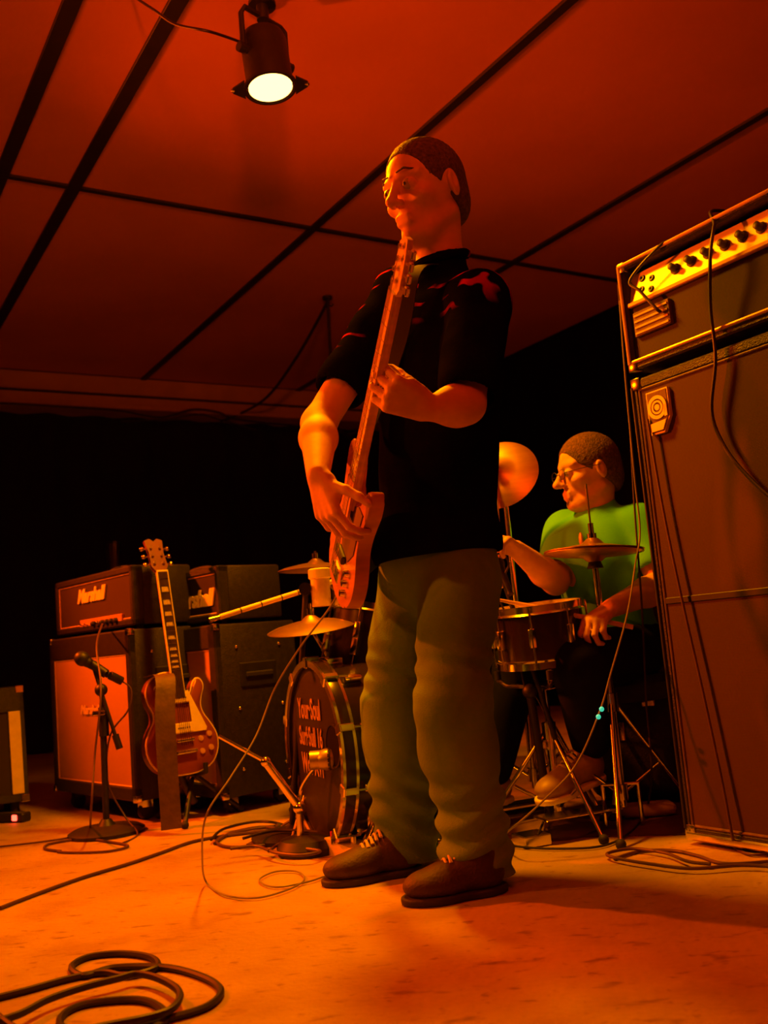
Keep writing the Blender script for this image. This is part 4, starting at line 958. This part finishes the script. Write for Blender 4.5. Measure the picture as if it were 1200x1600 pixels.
def tripod(t, c, top, r=.0125, spread=.25, hub=.42, low=.12, legs_rot=.3, m=M_CHROME, upper=None):
    """stand with post c->top, three double-braced legs"""
    c = V(c); top = V(top); up = (top-c); 
    part('post', MB().cyl(c+V((0, 0, low-.04)), c+V((0, 0, min(hub+.25, up.z*.6))), r).cyl(c+V((0, 0, min(hub+.2, up.z*.5))), top, r*.72), m, t, world=True)
    part('collar', MB().cyl(c+V((0, 0, hub-.02)), c+V((0, 0, hub+.03)), r*1.7), m, t, world=True); part('collar', MB().cyl(c+V((0, 0, low-.02)), c+V((0, 0, low+.02)), r*1.6), m, t, world=True)
    zc = min(hub+.25, up.z*.6); part('wing_nut', MB().box((-.006, -.028, -.012), (.006, .028, .012), Matrix.Translation(c+V((0, 0, zc))+V((-.02, 0, 0))), bev=.004).cyl(c+V((0, 0, zc-.015)), c+V((0, 0, zc+.012)), r*1.5), m, t, world=True)
    for k in range(3):
        a = legs_rot+2*math.pi*k/3; d_ = V((math.cos(a), math.sin(a), 0)); ft = c+d_*spread; ft.z = .01
        mid = c+d_*spread*.52; mid.z = hub*.48
        lg = part('leg', MB().cyl(c+d_*.015+V((0, 0, hub)), ft, .0065), m, t, world=True)
        part('brace', MB().cyl(c+d_*.015+V((0, 0, low)), mid, .005), m, lg, world=True)
        part('rubber_foot', MB().sph(ft, .014, 8), M_RUBBER, lg, world=True)
def cymbal(label, c, nrm_, r, bell=.035, name='cymbal', group=None):
    M = frame(c, nrm_)
    pr = [(0.007, .030*bell/.035), (bell*.5, .026*bell/.035), (bell, .010), (r*.5, .004), (r*.85, -.006), (r, -.014), (r, -.0155), (r*.85, -.0075), (r*.5, .0025), (bell, .0085), (bell*.5, .024*bell/.035), (0.007, .028*bell/.035)]
    mb = MB().ring(pr, M, 56); return single(name, mb, M_BRONZE, label, 'cymbal', group)
def stand_thing(label, c, name='cymbal_stand', cat='stand'): return thing(name, label, cat, (c[0], c[1], 0))

# snare on its stand
sc_ = P(838, 950, 2.80); SM = frame(sc_, (-.05, -.06, 1))
sbase = V((sc_.x, sc_.y, 0)); snb = sc_.copy(); snb.z = sc_.z-.165
drum('snare_drum', 'black snare drum with chrome rims in front of the drummer', SM, .128, .15, 8, snb)
t = stand_thing('chrome snare drum stand with a forked basket under the snare drum', sbase, 'snare_stand')
sz = sc_.z-.185
tripod(t, sbase, V((sbase.x, sbase.y, sz-.04)), .012, .22, .27, .07, .9)
for k in range(3):
    a = .5+2*math.pi*k/3; d_ = V((math.cos(a), math.sin(a), 0)); q0 = V((sbase.x, sbase.y, sz-.045))
    ar = part('basket_arm', MB().tube([q0, q0+d_*.12+V((0, 0, .012)), q0+d_*.143+V((0, 0, .03)), q0+d_*.145+V((0, 0, .058))], .007, 8), M_CHROME, t, world=True)
    part('arm_grip', MB().cyl(q0+d_*.144+V((0, 0, .030)), q0+d_*.145+V((0, 0, .056)), .010), M_RUBBER, ar, world=True)
# practice pad / lower pale tray under the snare as seen
# second drum below: low tom laid under the snare rim
lt = P(838, 1046, 2.95); 
# hi-hat
hb = G(962, 1296); hc_ = P(927, 858, hb.y); hb2 = V((hc_.x, hc_.y, 0)); 
hh = stand_thing('black hi-hat stand with pull rod rising through the hi-hat cymbals, before the drummer', hb2, 'hi_hat_stand')
tripod(hh, hb2, hc_+V((0, 0, -.02)), .0125, .24, .34, .10, .25, m=M_CHROME)
part('clutch', MB().cyl(hc_+V((0, 0, -.055)), hc_+V((0, 0, -.025)), .024, .014), M_BLACK, hh, world=True)
part('pull_rod', MB().cyl(hc_+V((0, 0, -.03)), hc_+V((0, 0, .19)), .003).cyl(hc_+V((0, 0, .03)), hc_+V((0, 0, .075)), .008).cyl(hc_+V((0, 0, .03)), hc_+V((0, 0, .045)), .014), M_CHROME, hh, world=True)
ft = MB().box((-.04, -.26, .058), (.04, -.02, .066), Matrix.Translation(hb2) @ Matrix.Rotation(math.radians(-70), 4, 'Z') @ Matrix.Rotation(math.radians(-0), 4, 'X'), bev=.003)
part('pedal_board', ft, M_CHROME, hh, world=True)
part('pedal_frame', MB().tube([hb2+V((-.05, 0, .012)), hb2+V((-.05, 0, .12)), hb2+V((.05, 0, .12)), hb2+V((.05, 0, .012))], .007), M_CHROME, hh, world=True)
part('heel_plate', MB().box((-.04, -.33, .0), (.04, -.25, .03), Matrix.Translation(hb2) @ Matrix.Rotation(math.radians(-70), 4, 'Z'), bev=.003), M_CHROME, hh, world=True)
cymbal('upper bronze hi-hat cymbal on the rod in front of the green shirt', hc_+V((0, 0, .004)), (.06, 0.02, 1), .142)
M_ = frame(hc_+V((0, 0, -.018)), (-.06, -.02, -1)); pr = [(0.008, .022), (.02, .018), (.035, .006), (.07, .002), (.12, -.004), (.142, -.012), (.142, -.0135), (.12, -.0055), (.07, .0005), (.035, .0045), (.02, .016), (.008, .020)]
single('cymbal', MB().ring(pr, M_, 56), M_BRONZE, 'lower bronze hi-hat cymbal facing down under its twin', 'cymbal')
# crash behind the player, steeply tipped
cc_ = P(778, 738, 2.95); cb = V((cc_.x+.03, cc_.y+.12, 0))
cs = stand_thing('tall cymbal stand half hidden behind the bass player\'s back', cb)
tripod(cs, cb, V((cb.x, cb.y, cc_.z-.06)), .0125, .26, .42, .12, 1.2)
cn = V((-.30, -.80, .42)).normalized()
part('tilter', MB().cyl(V((cb.x, cb.y, cc_.z-.07)), cc_-cn*.03, .007).cyl(cc_-cn*.04, cc_+cn*.05, .004).cyl(cc_+cn*.026, cc_+cn*.045, .013), M_CHROME, cs, world=True)
cymbal('large crash cymbal tipped steeply toward us beside the player\'s back', cc_, cn, .125, .03)
# splash over the bass drum, thin cymbal above it
c3 = P(486, 974, 2.92); b3 = V((P(505, 1045, 3.02).x, P(505, 1045, 3.02).y, 0))
s3 = stand_thing('chrome cymbal stand rising behind the lettered bass drum', b3)
tripod(s3, V((b3.x+.02, b3.y+.12, 0)), V((b3.x+.02, b3.y+.12, c3.z-.12)), .012, .25, .38, .12, 2.0)
part('tilter', MB().cyl(V((b3.x+.02, b3.y+.12, c3.z-.13)), c3+V((0, 0, -.02)), .006).cyl(c3+V((0, 0, -.03)), c3+V((0, 0, .06)), .004).cyl(c3+V((0, 0, .026)), c3+V((0, 0, .045)), .012), M_CHROME, s3, world=True)
cymbal('low bronze cymbal glowing orange above the bass drum', c3, (-.05, -.16, 1), .135, .03)
c4 = P(494, 884, 3.25); b4 = V((c4.x+.05, c4.y+.10, 0))
s4 = stand_thing('dark cymbal stand behind the bass drum, left of the player\'s bass', b4)
tripod(s4, b4, V((b4.x, b4.y, c4.z-.07)), .012, .25, .42, .12, .5, m=M_CHROME)
part('tilter', MB().cyl(V((b4.x, b4.y, c4.z-.08)), c4+V((0, 0, -.02)), .006).cyl(c4+V((0, 0, -.03)), c4+V((0, 0, .05)), .004).cyl(c4+V((0, 0, .026)), c4+V((0, 0, .042)), .012), M_CHROME, s4, world=True)
cymbal('upper thin bronze cymbal seen edge-on left of the bass guitar', c4, (.03, .0, 1), .13, .03)
# rack tom
tc_ = P(590, 955, 3.02); TMx = frame(tc_, (.25, .05, 1)); tb = tc_.copy(); tb.z = tc_.z-.24
drum('rack_tom', 'dark tom drum over the bass drum, mostly hidden behind the player\'s hip', TMx, .135, .2, 6, tb)
# mount on kick
kt = kc-KN*.22; kt.z = 2*kr+.02
part('tom_mount', MB().cyl(kt, V((kt.x, kt.y, tc_.z-.09)), .012).cyl(V((kt.x, kt.y, tc_.z-.1)), tc_+V((-.03, 0, -.10)), .009).box((-.03, -.03, -.01), (.03, .03, .02), Matrix.Translation(kt), bev=.004), M_CHROME, kick, world=True)
# floor tom behind the player's legs: right side
fc = P(700, 1010, 3.35); fb = V((fc.x, fc.y, 0))
# stool
pz = dpel[2]-.075
st = thing('drum_stool', 'round black drum stool under the drummer', 'stool', (dpel[0], dpel[1], 0))
part('seat', MB().lathe([(.10, pz-.11), (.165, pz-.10), (.17, pz-.05), (.155, pz-.025), (0, pz-.02)], Matrix.Translation((dpel[0], dpel[1], 0)), 36), M_TOLEX, st, world=True)
tripod(st, V((dpel[0], dpel[1], 0)), V((dpel[0], dpel[1], pz-.1)), .016, .24, .26, .08, .1, m=M_CHROME)
# kick pedal behind the drum
kp = V((kc.x, kc.y, 0))-KN*.46
tk = thing('kick_pedal', 'chrome kick pedal at the back of the bass drum', 'pedal', kp, math.atan2(-KN.y, -KN.x))
part('base_plate', MB().box((0, -.05, 0), (.30, .05, .008), bev=.002), M_CHROME, tk)
part('pedal_board', MB().box((.04, -.035, .03), (.29, .035, .036), Matrix.Rotation(math.radians(-0), 4, 'Y'), bev=.002), M_CHROME, tk)
part('tower', MB().tube([(0.01, -.045, 0), (0.01, -.045, .2), (0.01, .045, .2), (0.01, .045, 0)], .007), M_CHROME, tk)
part('beater', MB().cyl((.01, 0, .2), (-.0, 0, .34), .004).sph((-.0, 0, .35), .022, 10), M_CREAM, tk)

# ------------------------------------------------------------------ microphones and stands
def mic_geo(t, c, d, L=.16, r=.018, head=.026, m=M_BLACK, hm=M_BLACK):
    c = V(c); d = V(d).normalized()
    b = part('microphone', MB().cyl(c-d*L, c-d*.05, r*.62, r*.95).cyl(c-d*.05, c-d*.036, r, r*1.1), m, t, world=True)
    part('mic_head', MB().sph((0, 0, 0), head, 12, frame(c-d*.022, d), (1, 1, 1.1)), hm, b, world=True)
    return b
# left mic stand (before the tan grille)
mb_ = G(167, 1303); t = thing('microphone_stand', 'black microphone stand with round base before the left tan-grilled cabinet', 'microphone stand', mb_)
part('base', MB().lathe([(.125, 0), (.128, .012), (.11, .022), (.03, .030), (.016, .05), (0, .05)], Matrix.Translation(mb_), 36), M_BLACK, t, world=True)
Ym = mb_.y
part('post', MB().cyl(mb_+V((0, 0, .03)), P(160, 1100, Ym), .011).cyl(P(160, 1100, Ym), P(152, 1052, Ym), .007), M_BLACK, t, world=True)
part('clutch', MB().cyl(P(163, 1150, Ym), P(161, 1105, Ym), .017), M_BLACK, t, world=True)
part('boom_arm', MB().cyl(P(185, 1165, Ym-.02), P(146, 1042, Ym), .0065), M_BLACK, t, world=True)
part('boom_clamp', MB().sph(P(158, 1078, Ym-.005), .022, 10), M_BLACK, t, world=True)
part('counterweight', MB().cyl(P(187, 1170, Ym-.02), P(180, 1148, Ym-.018), .012), M_BLACK, t, world=True)
mic_geo(t, P(120, 1024, Ym+.0), P(120, 1024, Ym)-P(165, 1052, Ym+.02), .13)
part('mic_clip', MB().cyl(P(144, 1038, Ym), P(166, 1053, Ym), .016), M_BLACK, t, world=True)
part('mic_clip', MB().cyl(P(172, 1055, Ym), P(190, 1064, Ym+.03), .015), M_BLACK, t, world=True)
part('lead', MB().tube(smooth_path([P(190, 1064, Ym+.03), P(205, 1078, Ym+.02), P(200, 1110, Ym), P(172, 1150, Ym), P(168, 1220, Ym), P(195, 1275, Ym), G(215, 1303, .005), G(190, 1318, .005)]), .003), M_CABLE2, t, world=True)
part('chrome_clip', MB().box((-.022, -.01, -.008), (.022, .01, .008), Matrix.Translation(P(155, 1114, Ym-.02)), bev=.003), M_CHROME, t, world=True)
# pale boom over the drums
Yb = 3.02; cl = P(478, 921, Yb); bb = V((cl.x, cl.y+.0, 0)); bb = V((P(455, 1290, Yb).x-.0, Yb, 0))
t = thing('microphone_stand', 'microphone stand with pale banded boom arm over the drums', 'microphone stand', bb)
part('post', MB().cyl(bb+V((0, 0, .02)), cl, .009), M_BLACK, t, world=True)
part('base', MB().lathe([(.12, 0), (.123, .012), (.10, .022), (.02, .032), (0, .05)], Matrix.Translation(bb), 32), M_BLACK, t, world=True)
A0, A1 = P(344, 964, Yb-.12), P(528, 906, Yb+.05)
arm = part('boom_arm', MB().cyl(A0, A1, .0085), M_CREAM, t, world=True, label='pale boom arm')
for k in (.16, .33, .50, .64): part('arm_band', MB().cyl(A0.lerp(A1, k), A0.lerp(A1, k+.008), .0095), M_BLACK, arm, world=True)
part('boom_clamp', MB().cyl(cl-V((0, .03, 0)), cl+V((0, .03, 0)), .02), M_CHROME, t, world=True)
part('arm_tip', MB().cyl(A0, A0+(A0-A1).normalized()*.035, .006, .009), M_CHROME, arm, world=True)
c5 = P(500, 905, Yb-.01); 
cm = part('drum_mic', MB().lathe([(.030, -.085), (.030, 0), (.036, .004), (.036, .03), (.030, .034), (0, .034)], Matrix.Translation(c5+V((.0, 0, .0))), 24), M_CREAM, t, world=True, label='pale cylindrical microphone body')
part('mic_yoke', MB().cyl(c5+V((0, 0, .0)), c5.lerp(A1, .5), .006), M_CHROME, t, world=True)
# kick microphone stand
kb_ = G(482, 1332); t = thing('microphone_stand', 'low microphone stand on the floor aimed at the bass drum port', 'microphone stand', kb_)
part('base', MB().lathe([(.085, 0), (.088, .02), (.075, .04), (.02, .050), (0, .052)], Matrix.Translation(kb_), 32), M_BLACK, t, world=True)
Yk = kb_.y; hub = P(468, 1262, Yk)
part('post', MB().cyl(kb_+V((-.02, 0, .04)), hub, .010), M_CHROME, t, world=True)
part('boom_arm', MB().cyl(hub, P(415, 1190, Yk-.02), .012).cyl(P(415, 1190, Yk-.02), P(342, 1150, Yk-.05), .006), M_CHROME, t, world=True)
part('boom_clamp', MB().sph(hub, .019, 10).sph(P(415, 1190, Yk-.02), .015, 10), M_CHROME, t, world=True)
part('gooseneck', MB().tube(smooth_path([hub, P(470, 1235, Yk), P(482, 1212, Yk-.03), P(500, 1190, Yk-.07)]), .006), M_CHROME, t, world=True)
mh = P(513, 1186, Yk-.08); 
mk = part('kick_microphone', MB().sph((0, 0, 0), .030, 14, frame(mh, V((1, .1, .05))), (1, 1, 1.5)).cyl(mh+V((-.05, 0, 0)), mh+V((.02, .0, 0)), .026), mat('dull silver', (.5, .45, .38), .35, .7), t, world=True)
part('mic_band', MB().cyl(mh+V((.0, 0, 0)), mh+V((.008, 0, 0)), .0305), M_BLACK, mk, world=True)
# drum mic stand behind the player's legs, round base at right
db = G(862, 1300); t = thing('microphone_stand', 'black boom microphone stand with round base before the hi-hat pedal', 'microphone stand', db)
part('base', MB().lathe([(.125, 0), (.128, .010), (.11, .020), (.03, .034), (.016, .05), (0, .05)], Matrix.Translation(db), 36), M_LEATHER, t, world=True)
Yd = db.y
tp_ = P(828, 1080, Yd)
part('post', MB().cyl(db+V((-.0, 0, .03)), V((db.x, db.y, 0)).lerp(tp_, 1.0), .012), M_BLACK, t, world=True)
part('boom_arm', MB().cyl(P(868, 1155, Yd-.02), P(784, 898, Yd+.02), .0075), M_BLACK, t, world=True)
part('boom_clamp', MB().sph(tp_, .022, 10), M_BLACK, t, world=True)
mic_geo(t, P(773, 872, Yd+.05), P(773, 872, Yd+.05)-P(786, 902, Yd+.02), .13, .016, .022)
part('lead', MB().tube(smooth_path([P(786, 902, Yd+.02), P(795, 882, Yd), P(788, 868, Yd), P(774, 868, Yd-.01), P(764, 900, Yd), P(790, 960, Yd), P(812, 1040, Yd), P(836, 1150, Yd), P(852, 1260, Yd), G(840, 1305, .03)]), .003), M_CABLE, t, world=True)
part('lead_marker', MB().box((-.010, -.004, -.014), (.010, .004, .014), Matrix.Translation(P(936, 1114, 2.50)) , bev=.002), M_BLACK, t, world=True) if False else None
single('cable_glint', MB().sph(P(940, 1108, 2.51), .0065, 8).sph(P(935, 1120, 2.51), .0065, 8), emit('painted cyan glint', (.05, .8, .5), .7), 'cyan glint painted as two small glowing beads on the slanting lead by the hi-hat stand', 'glint')  # a cyan glint on the lead, put in as emissive beads

# drum rug
r0, r1 = ba(G(440, 1330)), ba(G(1060, 1305))
rg = MB().box((ba(G(785, 1309)).x-.35, ba(G(1060, 1305)).y+.0, 0), (bR-.15, ba(G(1060, 1305)).y+2.3, .006), RM, bev=.002)
# rug polygon in world: front edge seen from (790,1312) to (1080,1306)
p0, p1 = G(770, 1312), G(1120, 1304); dd = (p1-p0).normalized(); nn = V((-dd.y, dd.x, 0))
RGM = Matrix((dd, nn, V((0, 0, 1)))).transposed().to_4x4(); RGM.translation = p0
single('drum_rug', MB().box((-.75, 0, 0), (1.2, 1.7, .004), RGM), M_RUG, 'dark brown rug lying under the drum kit and drummer', 'rug')

# effects pedals by the player's feet
def pedal(label, c, rz, m, knob_m, sx=.07, sy=.12, h=.045):
    t = thing('effects_pedal', label, 'effects pedal', c, rz)
    part('housing', MB().prism([(-sy/2, 0), (sy/2, 0), (sy/2, h), (-sy/2, h*.62)], -sx/2, sx/2), m, t)
    for k in (-1, 0, 1): part('knob', MB().cyl((sy*.33, k*sx*.28, h*.9), (sy*.33, k*sx*.28, h+.016), .008), knob_m, t)
    part('foot_switch', MB().cyl((-sy*.22, 0, h*.6), (-sy*.22, 0, h+.006), .010), M_CHROME, t)
    return t
pedal('small pale metal effects pedal on edge by the far shoe\'s toe', G(545, 1335), math.radians(130), M_ALU, M_REDPL)
pedal('black effects pedal with red knobs at the foot of the bass drum', G(520, 1322)+V((.03, .08, 0)), math.radians(110), M_BLACK, M_REDPL)
pedal('pale effects pedal behind the bass player\'s ankle', G(690, 1342), math.radians(80), M_ALU, M_BLACK)
# black case and low clutter behind the hi-hat
cz = P(1035, 1290, 3.0); t = thing('equipment_case', 'black rounded equipment case on the floor beyond the hi-hat, by the tall cabinet', 'case', (cz.x, 3.15, 0), math.radians(-20))
part('case_body', MB().box((-.16, -.12, .02), (.16, .12, .40), bev=.05, seg=4), M_TOLEX, t)
part('latch', MB().box((-.06, -.128, .20), (-.03, -.118, .26), bev=.003), M_CHROME, t); part('latch', MB().box((.03, -.128, .30), (.07, -.118, .33), bev=.003), M_CHROME, t)
for x in (-.12, .12): part('foot', MB().cyl((x, 0, 0), (x, 0, .03), .02), M_RUBBER, t)
single('cloth_bundle', MB().box((-.10, -.04, .0), (.06, .04, .035), Matrix.Translation((P(1015, 1232, 2.9).x, 2.88, .006)), bev=.015, seg=3), M_TRAINER, 'small pale folded cloth on the rug beside the black case', 'cloth')

# ------------------------------------------------------------------ gold-top guitar on its stand
def gold_guitar():
    gb_ = P(290, 1210, 3.42); s = .80
    MG = Matrix.Translation(gb_) @ Matrix.Rotation(math.radians(38), 4, 'Z') @ Matrix.Rotation(math.radians(-9), 4, 'X') @ Matrix.Rotation(math.radians(-1.0), 4, 'Y') @ Matrix.Scale(s, 4)
    t = thing('electric_guitar', 'red-brown single-cutaway electric guitar with cream pickguard standing before the amplifiers', 'electric guitar', gb_)
    pl = [(0, 0), (.07, .006), (.13, .035), (.163, .09), (.166, .15), (.142, .205), (.115, .25), (.108, .29), (.120, .335), (.134, .37), (.125, .40), (.104, .405), (.085, .385), (.070, .35), (.05, .33), (.03, .335), (.03, .43), (-.03, .445), (-.075, .44), (-.115, .415), (-.138, .37), (-.135, .32), (-.118, .28), (-.120, .24), (-.145, .20), (-.166, .15), (-.163, .09), (-.13, .035), (-.07, .006)]
    dense = []
    for i in range(len(pl)):
        p0, p1, p2, p3 = [V((*pl[(i+k) % len(pl)], 0)) for k in (-1, 0, 1, 2)]
        for j in range(3):
            tt = j/3; dense.append(.5*((2*p1)+(-p0+p2)*tt+(2*p0-5*p1+4*p2-p3)*tt*tt+(-p0+3*p1-3*p2+p3)*tt**3))
    poly = [(p.x, p.y) for p in dense]
    part('body', MB().prism(poly, -.012, .040, MG), M_GBACK, t, world=True)
    cx, cy = 0, .2
    # carved top in two steps
    tp = MB(); n = len(poly); rings = [(1.0, -.012), (.985, -.020), (.93, -.025), (.8, -.032), (.5, -.036)]
    for k, y in rings: tp.v += [tuple(MG @ V((cx+(x-cx)*k, y, cy+(z-cy)*k))) for x, z in poly]
    for a in range(len(rings)-1):
        for i in range(n): tp.f.append((a*n+i, a*n+(i+1) % n, (a+1)*n+(i+1) % n, (a+1)*n+i))
    tp.f.append(tuple(range(4*n, 5*n))); tp.f.append(tuple(range(n))[::-1])
    part('carved_top', tp, M_GTOP, t, world=True)
    bd = MB().tube([MG @ V((x, -.014, z)) for x, z in poly]+[MG @ V((poly[0][0], -.014, poly[0][1]))], .0038, 6)
    part('binding', bd, M_CREAM, t, world=True)
    nk = part('neck', MB().box((-.023, -.046, .33), (.023, -.022, .90), MG, bev=.008, seg=2), M_GBACK, t, world=True)
    part('fretboard', MB().box((-.024, -.052, .325), (.024, -.045, .90), MG), M_ROSE, nk, world=True)
    part('neck_binding', MB().box((-.0275, -.0525, .325), (-.024, -.040, .90), MG).box((.024, -.0525, .325), (.0275, -.040, .90), MG).box((-.0275, -.0525, .898), (.0275, -.040, .906), MG), M_CREAM, nk, world=True)
    for k in range(1, 23): zz = .90-.63*(1-2**(-k/12)); part('fret', MB().box((-.024, -.0535, zz-.001), (.024, -.0515, zz+.001), MG), M_CHROME, nk, world=True)
    for k in (3, 5, 7, 9, 12, 15, 17, 19, 21):
        zz = .90-.63*(1-2**(-(k-.5)/12)); hgt = .63*2**(-k/12)*.022
        part('inlay', MB().prism([(-.017, zz-hgt), (.017, zz-hgt), (.014, zz+hgt), (-.014, zz+hgt)], -.0530, -.0512, MG), M_CREAM, nk, world=True)
    HM = MG @ Matrix.Translation((0, -.04, .90)) @ Matrix.Rotation(math.radians(-14), 4, 'X')
    hs = part('headstock', MB().prism([(-.022, 0), (.022, 0), (.040, .03), (.036, .10), (.044, .165), (.018, .175), (0, .160), (-.018, .175), (-.044, .165), (-.036, .10), (-.040, .03)], -.0, .016, HM), M_GBACK, t, world=True)
    for sg in (1, -1):
        for k in range(3):
            zz = .045+.04*k
            part('tuning_peg', MB().cyl(HM @ V((sg*.035, .010, zz)), HM @ V((sg*.058, .010, zz)), .003).sph(HM @ V((sg*.062, .010, zz)), .009, 8).cyl(HM @ V((sg*.022, 0, zz)), HM @ V((sg*.022, -.010, zz)), .005), M_CHROME, hs, world=True)
    for k in range(6):
        x = -.016+.0064*k
        part('string', MB().cyl(MG @ V((x*1.5, -.058, .12)), MG @ V((x, -.055, .90)), .0008, n=5), M_CHROME, t, world=True)
    part('pickguard', MB().prism([(.032, .355), (.045, .355), (.11, .185), (.105, .172), (.03, .172), (.03, .215), (.042, .215), (.042, .305), (.03, .305)], -.047, -.043, MG), M_CREAM, t, world=True)
    for zz in (.195, .325):
        pu = part('pickup', MB().box((-.045, -.050, zz-.022), (.045, -.030, zz+.022), MG, bev=.004), M_CREAM, t, world=True)
        for k in range(6): part('pole_piece', MB().cyl(MG @ V((-.026+.0104*k, -.049, zz)), MG @ V((-.026+.0104*k, -.0515, zz)), .003, n=8), M_CHROME, pu, world=True)
    part('bridge', MB().box((-.042, -.056, .135), (.042, -.034, .147), MG, bev=.003), M_CHROME, t, world=True)
    part('tailpiece', MB().box((-.050, -.054, .085), (.050, -.034, .100), MG, bev=.003), M_CHROME, t, world=True)
    for x, zz in ((.078, .14), (.122, .155), (.078, .085), (.122, .095)):
        part('knob', MB().lathe([(.014, 0), (.012, .014), (0, .015)], MG @ Matrix.Translation((x, -.026, zz)) @ Matrix.Rotation(math.pi/2, 4, 'X'), 18), M_GOLDPANEL, t, world=True)
    part('toggle_switch', MB().lathe([(.022, 0), (.022, .003), (.004, .003), (.003, .018), (0, .018)], MG @ Matrix.Translation((-.085, -.026, .375)) @ Matrix.Rotation(math.pi/2, 4, 'X'), 20), M_CREAM, t, world=True)
    # strap hanging from the upper button down over the front to the floor
    a = MG @ V((-.105, -.03, .425)); Yg = a.y
    pts = smooth_path([MG @ V((-.085, .015, .44)), MG @ V((-.092, -.035, .435)), P(258, 1058, Yg-.09), P(258, 1120, Yg-.14), P(262, 1200, Yg-.15), P(266, 1260, Yg-.15), P(268, 1296, Yg-.15)], 8)
    mb = MB(); n = len(pts); sd = V((.95, .30, 0)).normalized(); ot = V((sd.y, -sd.x, 0))
    for p in pts: mb.v += [tuple(p+sd*.033), tuple(p-sd*.033), tuple(p-sd*.033+ot*-.003), tuple(p+sd*.033+ot*-.003)]
    for i in range(n-1):
        for k in range(4): mb.f.append((4*i+k, 4*i+(k+1) % 4, 4*i+4+(k+1) % 4, 4*i+4+k))
    mb.f.append((4*n-4, 4*n-3, 4*n-2, 4*n-1))
    part('strap', mb, M_LEATHER, t, world=True, label='wide brown strap hanging down to the floor')
    # stand
    yb = MG @ V((0, .05, 0)); sb = V((yb.x+.03, yb.y+.06, 0))
    g = thing('guitar_stand', 'black tubular guitar stand holding up the red-brown electric guitar', 'guitar stand', sb)
    up = MG @ V((0, .055, .36)); low = MG @ V((0, .07, .02))
    part('post', MB().cyl(sb+V((0, 0, .06)), low, .014).cyl(low, up, .011), M_BLACK, g, world=True)
    lb, rb = MG @ V((-.075, -.045, -.004)), MG @ V((.075, -.045, -.004)); lb0, rb0 = MG @ V((-.075, .055, -.010)), MG @ V((.075, .055, -.010))
    part('cradle', MB().tube([lb+V((0, 0, .03)), lb, lb0, low, rb0, rb, rb+V((0, 0, .03))], .009), M_RUBBER, g, world=True)
    part('neck_yoke', MB().tube([up+MG.to_3x3() @ V((-.06, -.05, .0)), up+MG.to_3x3() @ V((-.06, .01, 0)), up+MG.to_3x3() @ V((.06, .01, 0)), up+MG.to_3x3() @ V((.06, -.05, 0))], .008), M_RUBBER, g, world=True)
    for k in range(3):
        an = math.radians(-90+120*k); e_ = sb+V((math.cos(an)*.17, math.sin(an)*.17, .012))
        lg = part('leg', MB().cyl(sb+V((0, 0, .16)), e_, .009), M_BLACK, g, world=True); part('rubber_foot', MB().sph(e_, .014, 8), M_RUBBER, lg, world=True)
gold_guitar()
